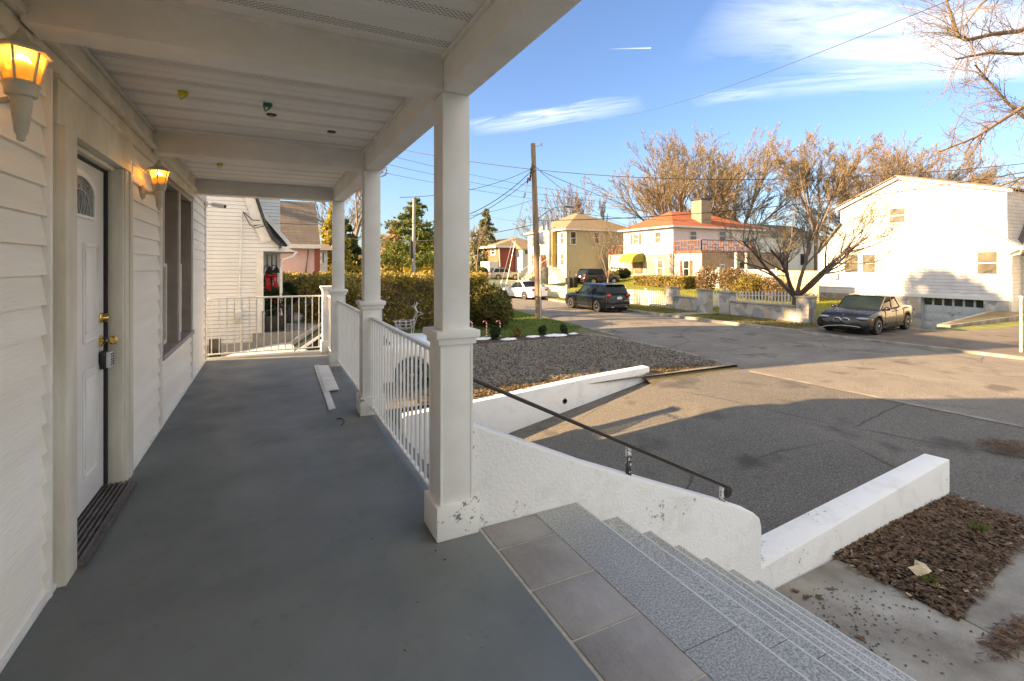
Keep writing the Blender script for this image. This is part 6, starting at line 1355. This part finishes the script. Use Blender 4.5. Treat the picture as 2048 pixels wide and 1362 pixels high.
# project on a high cloud deck so that the wisps flatten towards the horizon
cx_=math_(t,'DIVIDE',s.outputs['X'],math_(t,'ADD',zc,.10)); cy_=math_(t,'DIVIDE',s.outputs['Y'],math_(t,'ADD',zc,.10))
cb=N(t,'ShaderNodeCombineXYZ'); t.links.new(cx_,cb.inputs[0]); t.links.new(cy_,cb.inputs[1])
def deck(px,py):
    r_=(px-CX)/F_; d=Vector((r_*C_+S_,C_-r_*S_,(HY-py)/F_)).normalized(); return d.x/(max(d.z,.03)+.10),d.y/(max(d.z,.03)+.10)
def wisp(pxa,pya,pxb,pyb,wid,seed,amp):
    # soft streak between two sky directions on the deck
    (ax,ay),(bx_,by_)=deck(pxa,pya),deck(pxb,pyb); L=math.hypot(bx_-ax,by_-ay); ux,uy=(bx_-ax)/L,(by_-ay)/L
    dx=math_(t,'SUBTRACT',cx_,ax); dy=math_(t,'SUBTRACT',cy_,ay)
    al=math_(t,'ADD',math_(t,'MULTIPLY',dx,ux),math_(t,'MULTIPLY',dy,uy)); ac=math_(t,'ADD',math_(t,'MULTIPLY',dx,-uy),math_(t,'MULTIPLY',dy,ux))
    co=N(t,'ShaderNodeCombineXYZ'); t.links.new(math_(t,'MULTIPLY',al,1.1/L*2.),co.inputs[0]); t.links.new(math_(t,'MULTIPLY',ac,1.6/wid),co.inputs[1]); co.inputs[2].default_value=seed
    nz=noise(t,co.outputs[0],1.6,7,.62,.5)
    ac2=math_(t,'ADD',ac,math_(t,'MULTIPLY',math_(t,'SUBTRACT',nz,.5),wid*1.6))
    e1=math_(t,'SUBTRACT',1.,math_(t,'POWER',math_(t,'ABSOLUTE',math_(t,'DIVIDE',ac2,wid)),1.5),True)
    u=math_(t,'DIVIDE',al,L); e2=math_(t,'MULTIPLY',math_(t,'MULTIPLY',u,math_(t,'SUBTRACT',1.,u)),4.,True); e2=math_(t,'MAXIMUM',e2,0.)
    return math_(t,'MULTIPLY',math_(t,'MULTIPLY',math_(t,'MULTIPLY',e1,e2),ramp(t,nz,[(.3,.15),(.65,1)])),amp,True)
ws=[wisp(930,262,1290,205,.13,1.,.6),wisp(1380,205,1560,180,.08,4.,.3),wisp(1400,35,2250,70,.28,2.3,.75),wisp(1480,185,2150,135,.12,7.1,.38),wisp(1560,110,2400,135,.18,9.7,.6)]
tot=ws[0]
for x_ in ws[1:]: tot=math_(t,'ADD',tot,x_,True)
tot=math_(t,'MULTIPLY',tot,math_(t,'GREATER_THAN',s.outputs['Z'],.0))
ct=[];(ax,ay),(bx_,by_)=deck(1215,98),deck(1302,96); L=math.hypot(bx_-ax,by_-ay); ux,uy=(bx_-ax)/L,(by_-ay)/L
dx=math_(t,'SUBTRACT',cx_,ax); dy=math_(t,'SUBTRACT',cy_,ay); al=math_(t,'DIVIDE',math_(t,'ADD',math_(t,'MULTIPLY',dx,ux),math_(t,'MULTIPLY',dy,uy)),L); ac=math_(t,'ABSOLUTE',math_(t,'ADD',math_(t,'MULTIPLY',dx,-uy),math_(t,'MULTIPLY',dy,ux)))
trail=math_(t,'MULTIPLY',math_(t,'LESS_THAN',ac,.004),math_(t,'MULTIPLY',math_(t,'MULTIPLY',al,math_(t,'GREATER_THAN',al,0.)),math_(t,'LESS_THAN',al,1.)))
tot=math_(t,'MAXIMUM',tot,math_(t,'MULTIPLY',trail,.6))
# a broad thin veil of cirrus added to the unseen sky for neutral fill light
vd=N(t,'ShaderNodeVectorMath'); vd.operation='DOT_PRODUCT'; t.links.new(vec,vd.inputs[0]); vd.inputs[1].default_value=(S_*.93,C_*.93,.25)
fill_veil=math_(t,'MULTIPLY',ramp(t,vd.outputs['Value'],[(.36,1),(.62,0)]),ramp(t,noise(t,cb.outputs[0],.8,6,.6,.4),[(.25,.35),(.7,.95)]))
fill_veil=math_(t,'MULTIPLY',fill_veil,math_(t,'GREATER_THAN',s.outputs['Z'],.0))
tint=mix(t,1.,sky.outputs[0],(.66,.71,.83),'MULTIPLY')
col=mix(t,tot,tint,CLOUD)
col=mix(t,fill_veil,col,(4.8,4.45,3.85))
t.links.new(col,bg.inputs['Color']); bg.inputs['Strength'].default_value=.05
sl=bpy.data.lights.new('sun','SUN'); sl.energy=3.2; sl.angle=R(.6); sl.color=(1.,.66,.34)
so=bpy.data.objects.new('sun',sl); COL.objects.link(so)
hd_=Vector((SUN_DX,SUN_DY,0)).normalized(); dirv=Vector((hd_.x*math.cos(R(SUN_EL)),hd_.y*math.cos(R(SUN_EL)),-math.sin(R(SUN_EL)))); so.rotation_euler=dirv.to_track_quat('-Z','Y').to_euler(); so.location=(-30,5,20)
cam=bpy.data.cameras.new('camera'); co_=bpy.data.objects.new('camera',cam); COL.objects.link(co_); sc.camera=co_
co_.location=(0,0,H_); co_.rotation_euler=(R(90),0,-TH); cam.sensor_width=36; cam.sensor_fit='HORIZONTAL'; cam.lens=36*F_/2048.; cam.shift_y=-(681-HY)/2048.; cam.clip_start=.05; cam.clip_end=2000
sc.view_settings.view_transform='Standard'; sc.view_settings.look='None'; sc.view_settings.exposure=2.85; sc.view_settings.gamma=1
sc.cycles.max_bounces=8; sc.cycles.diffuse_bounces=5
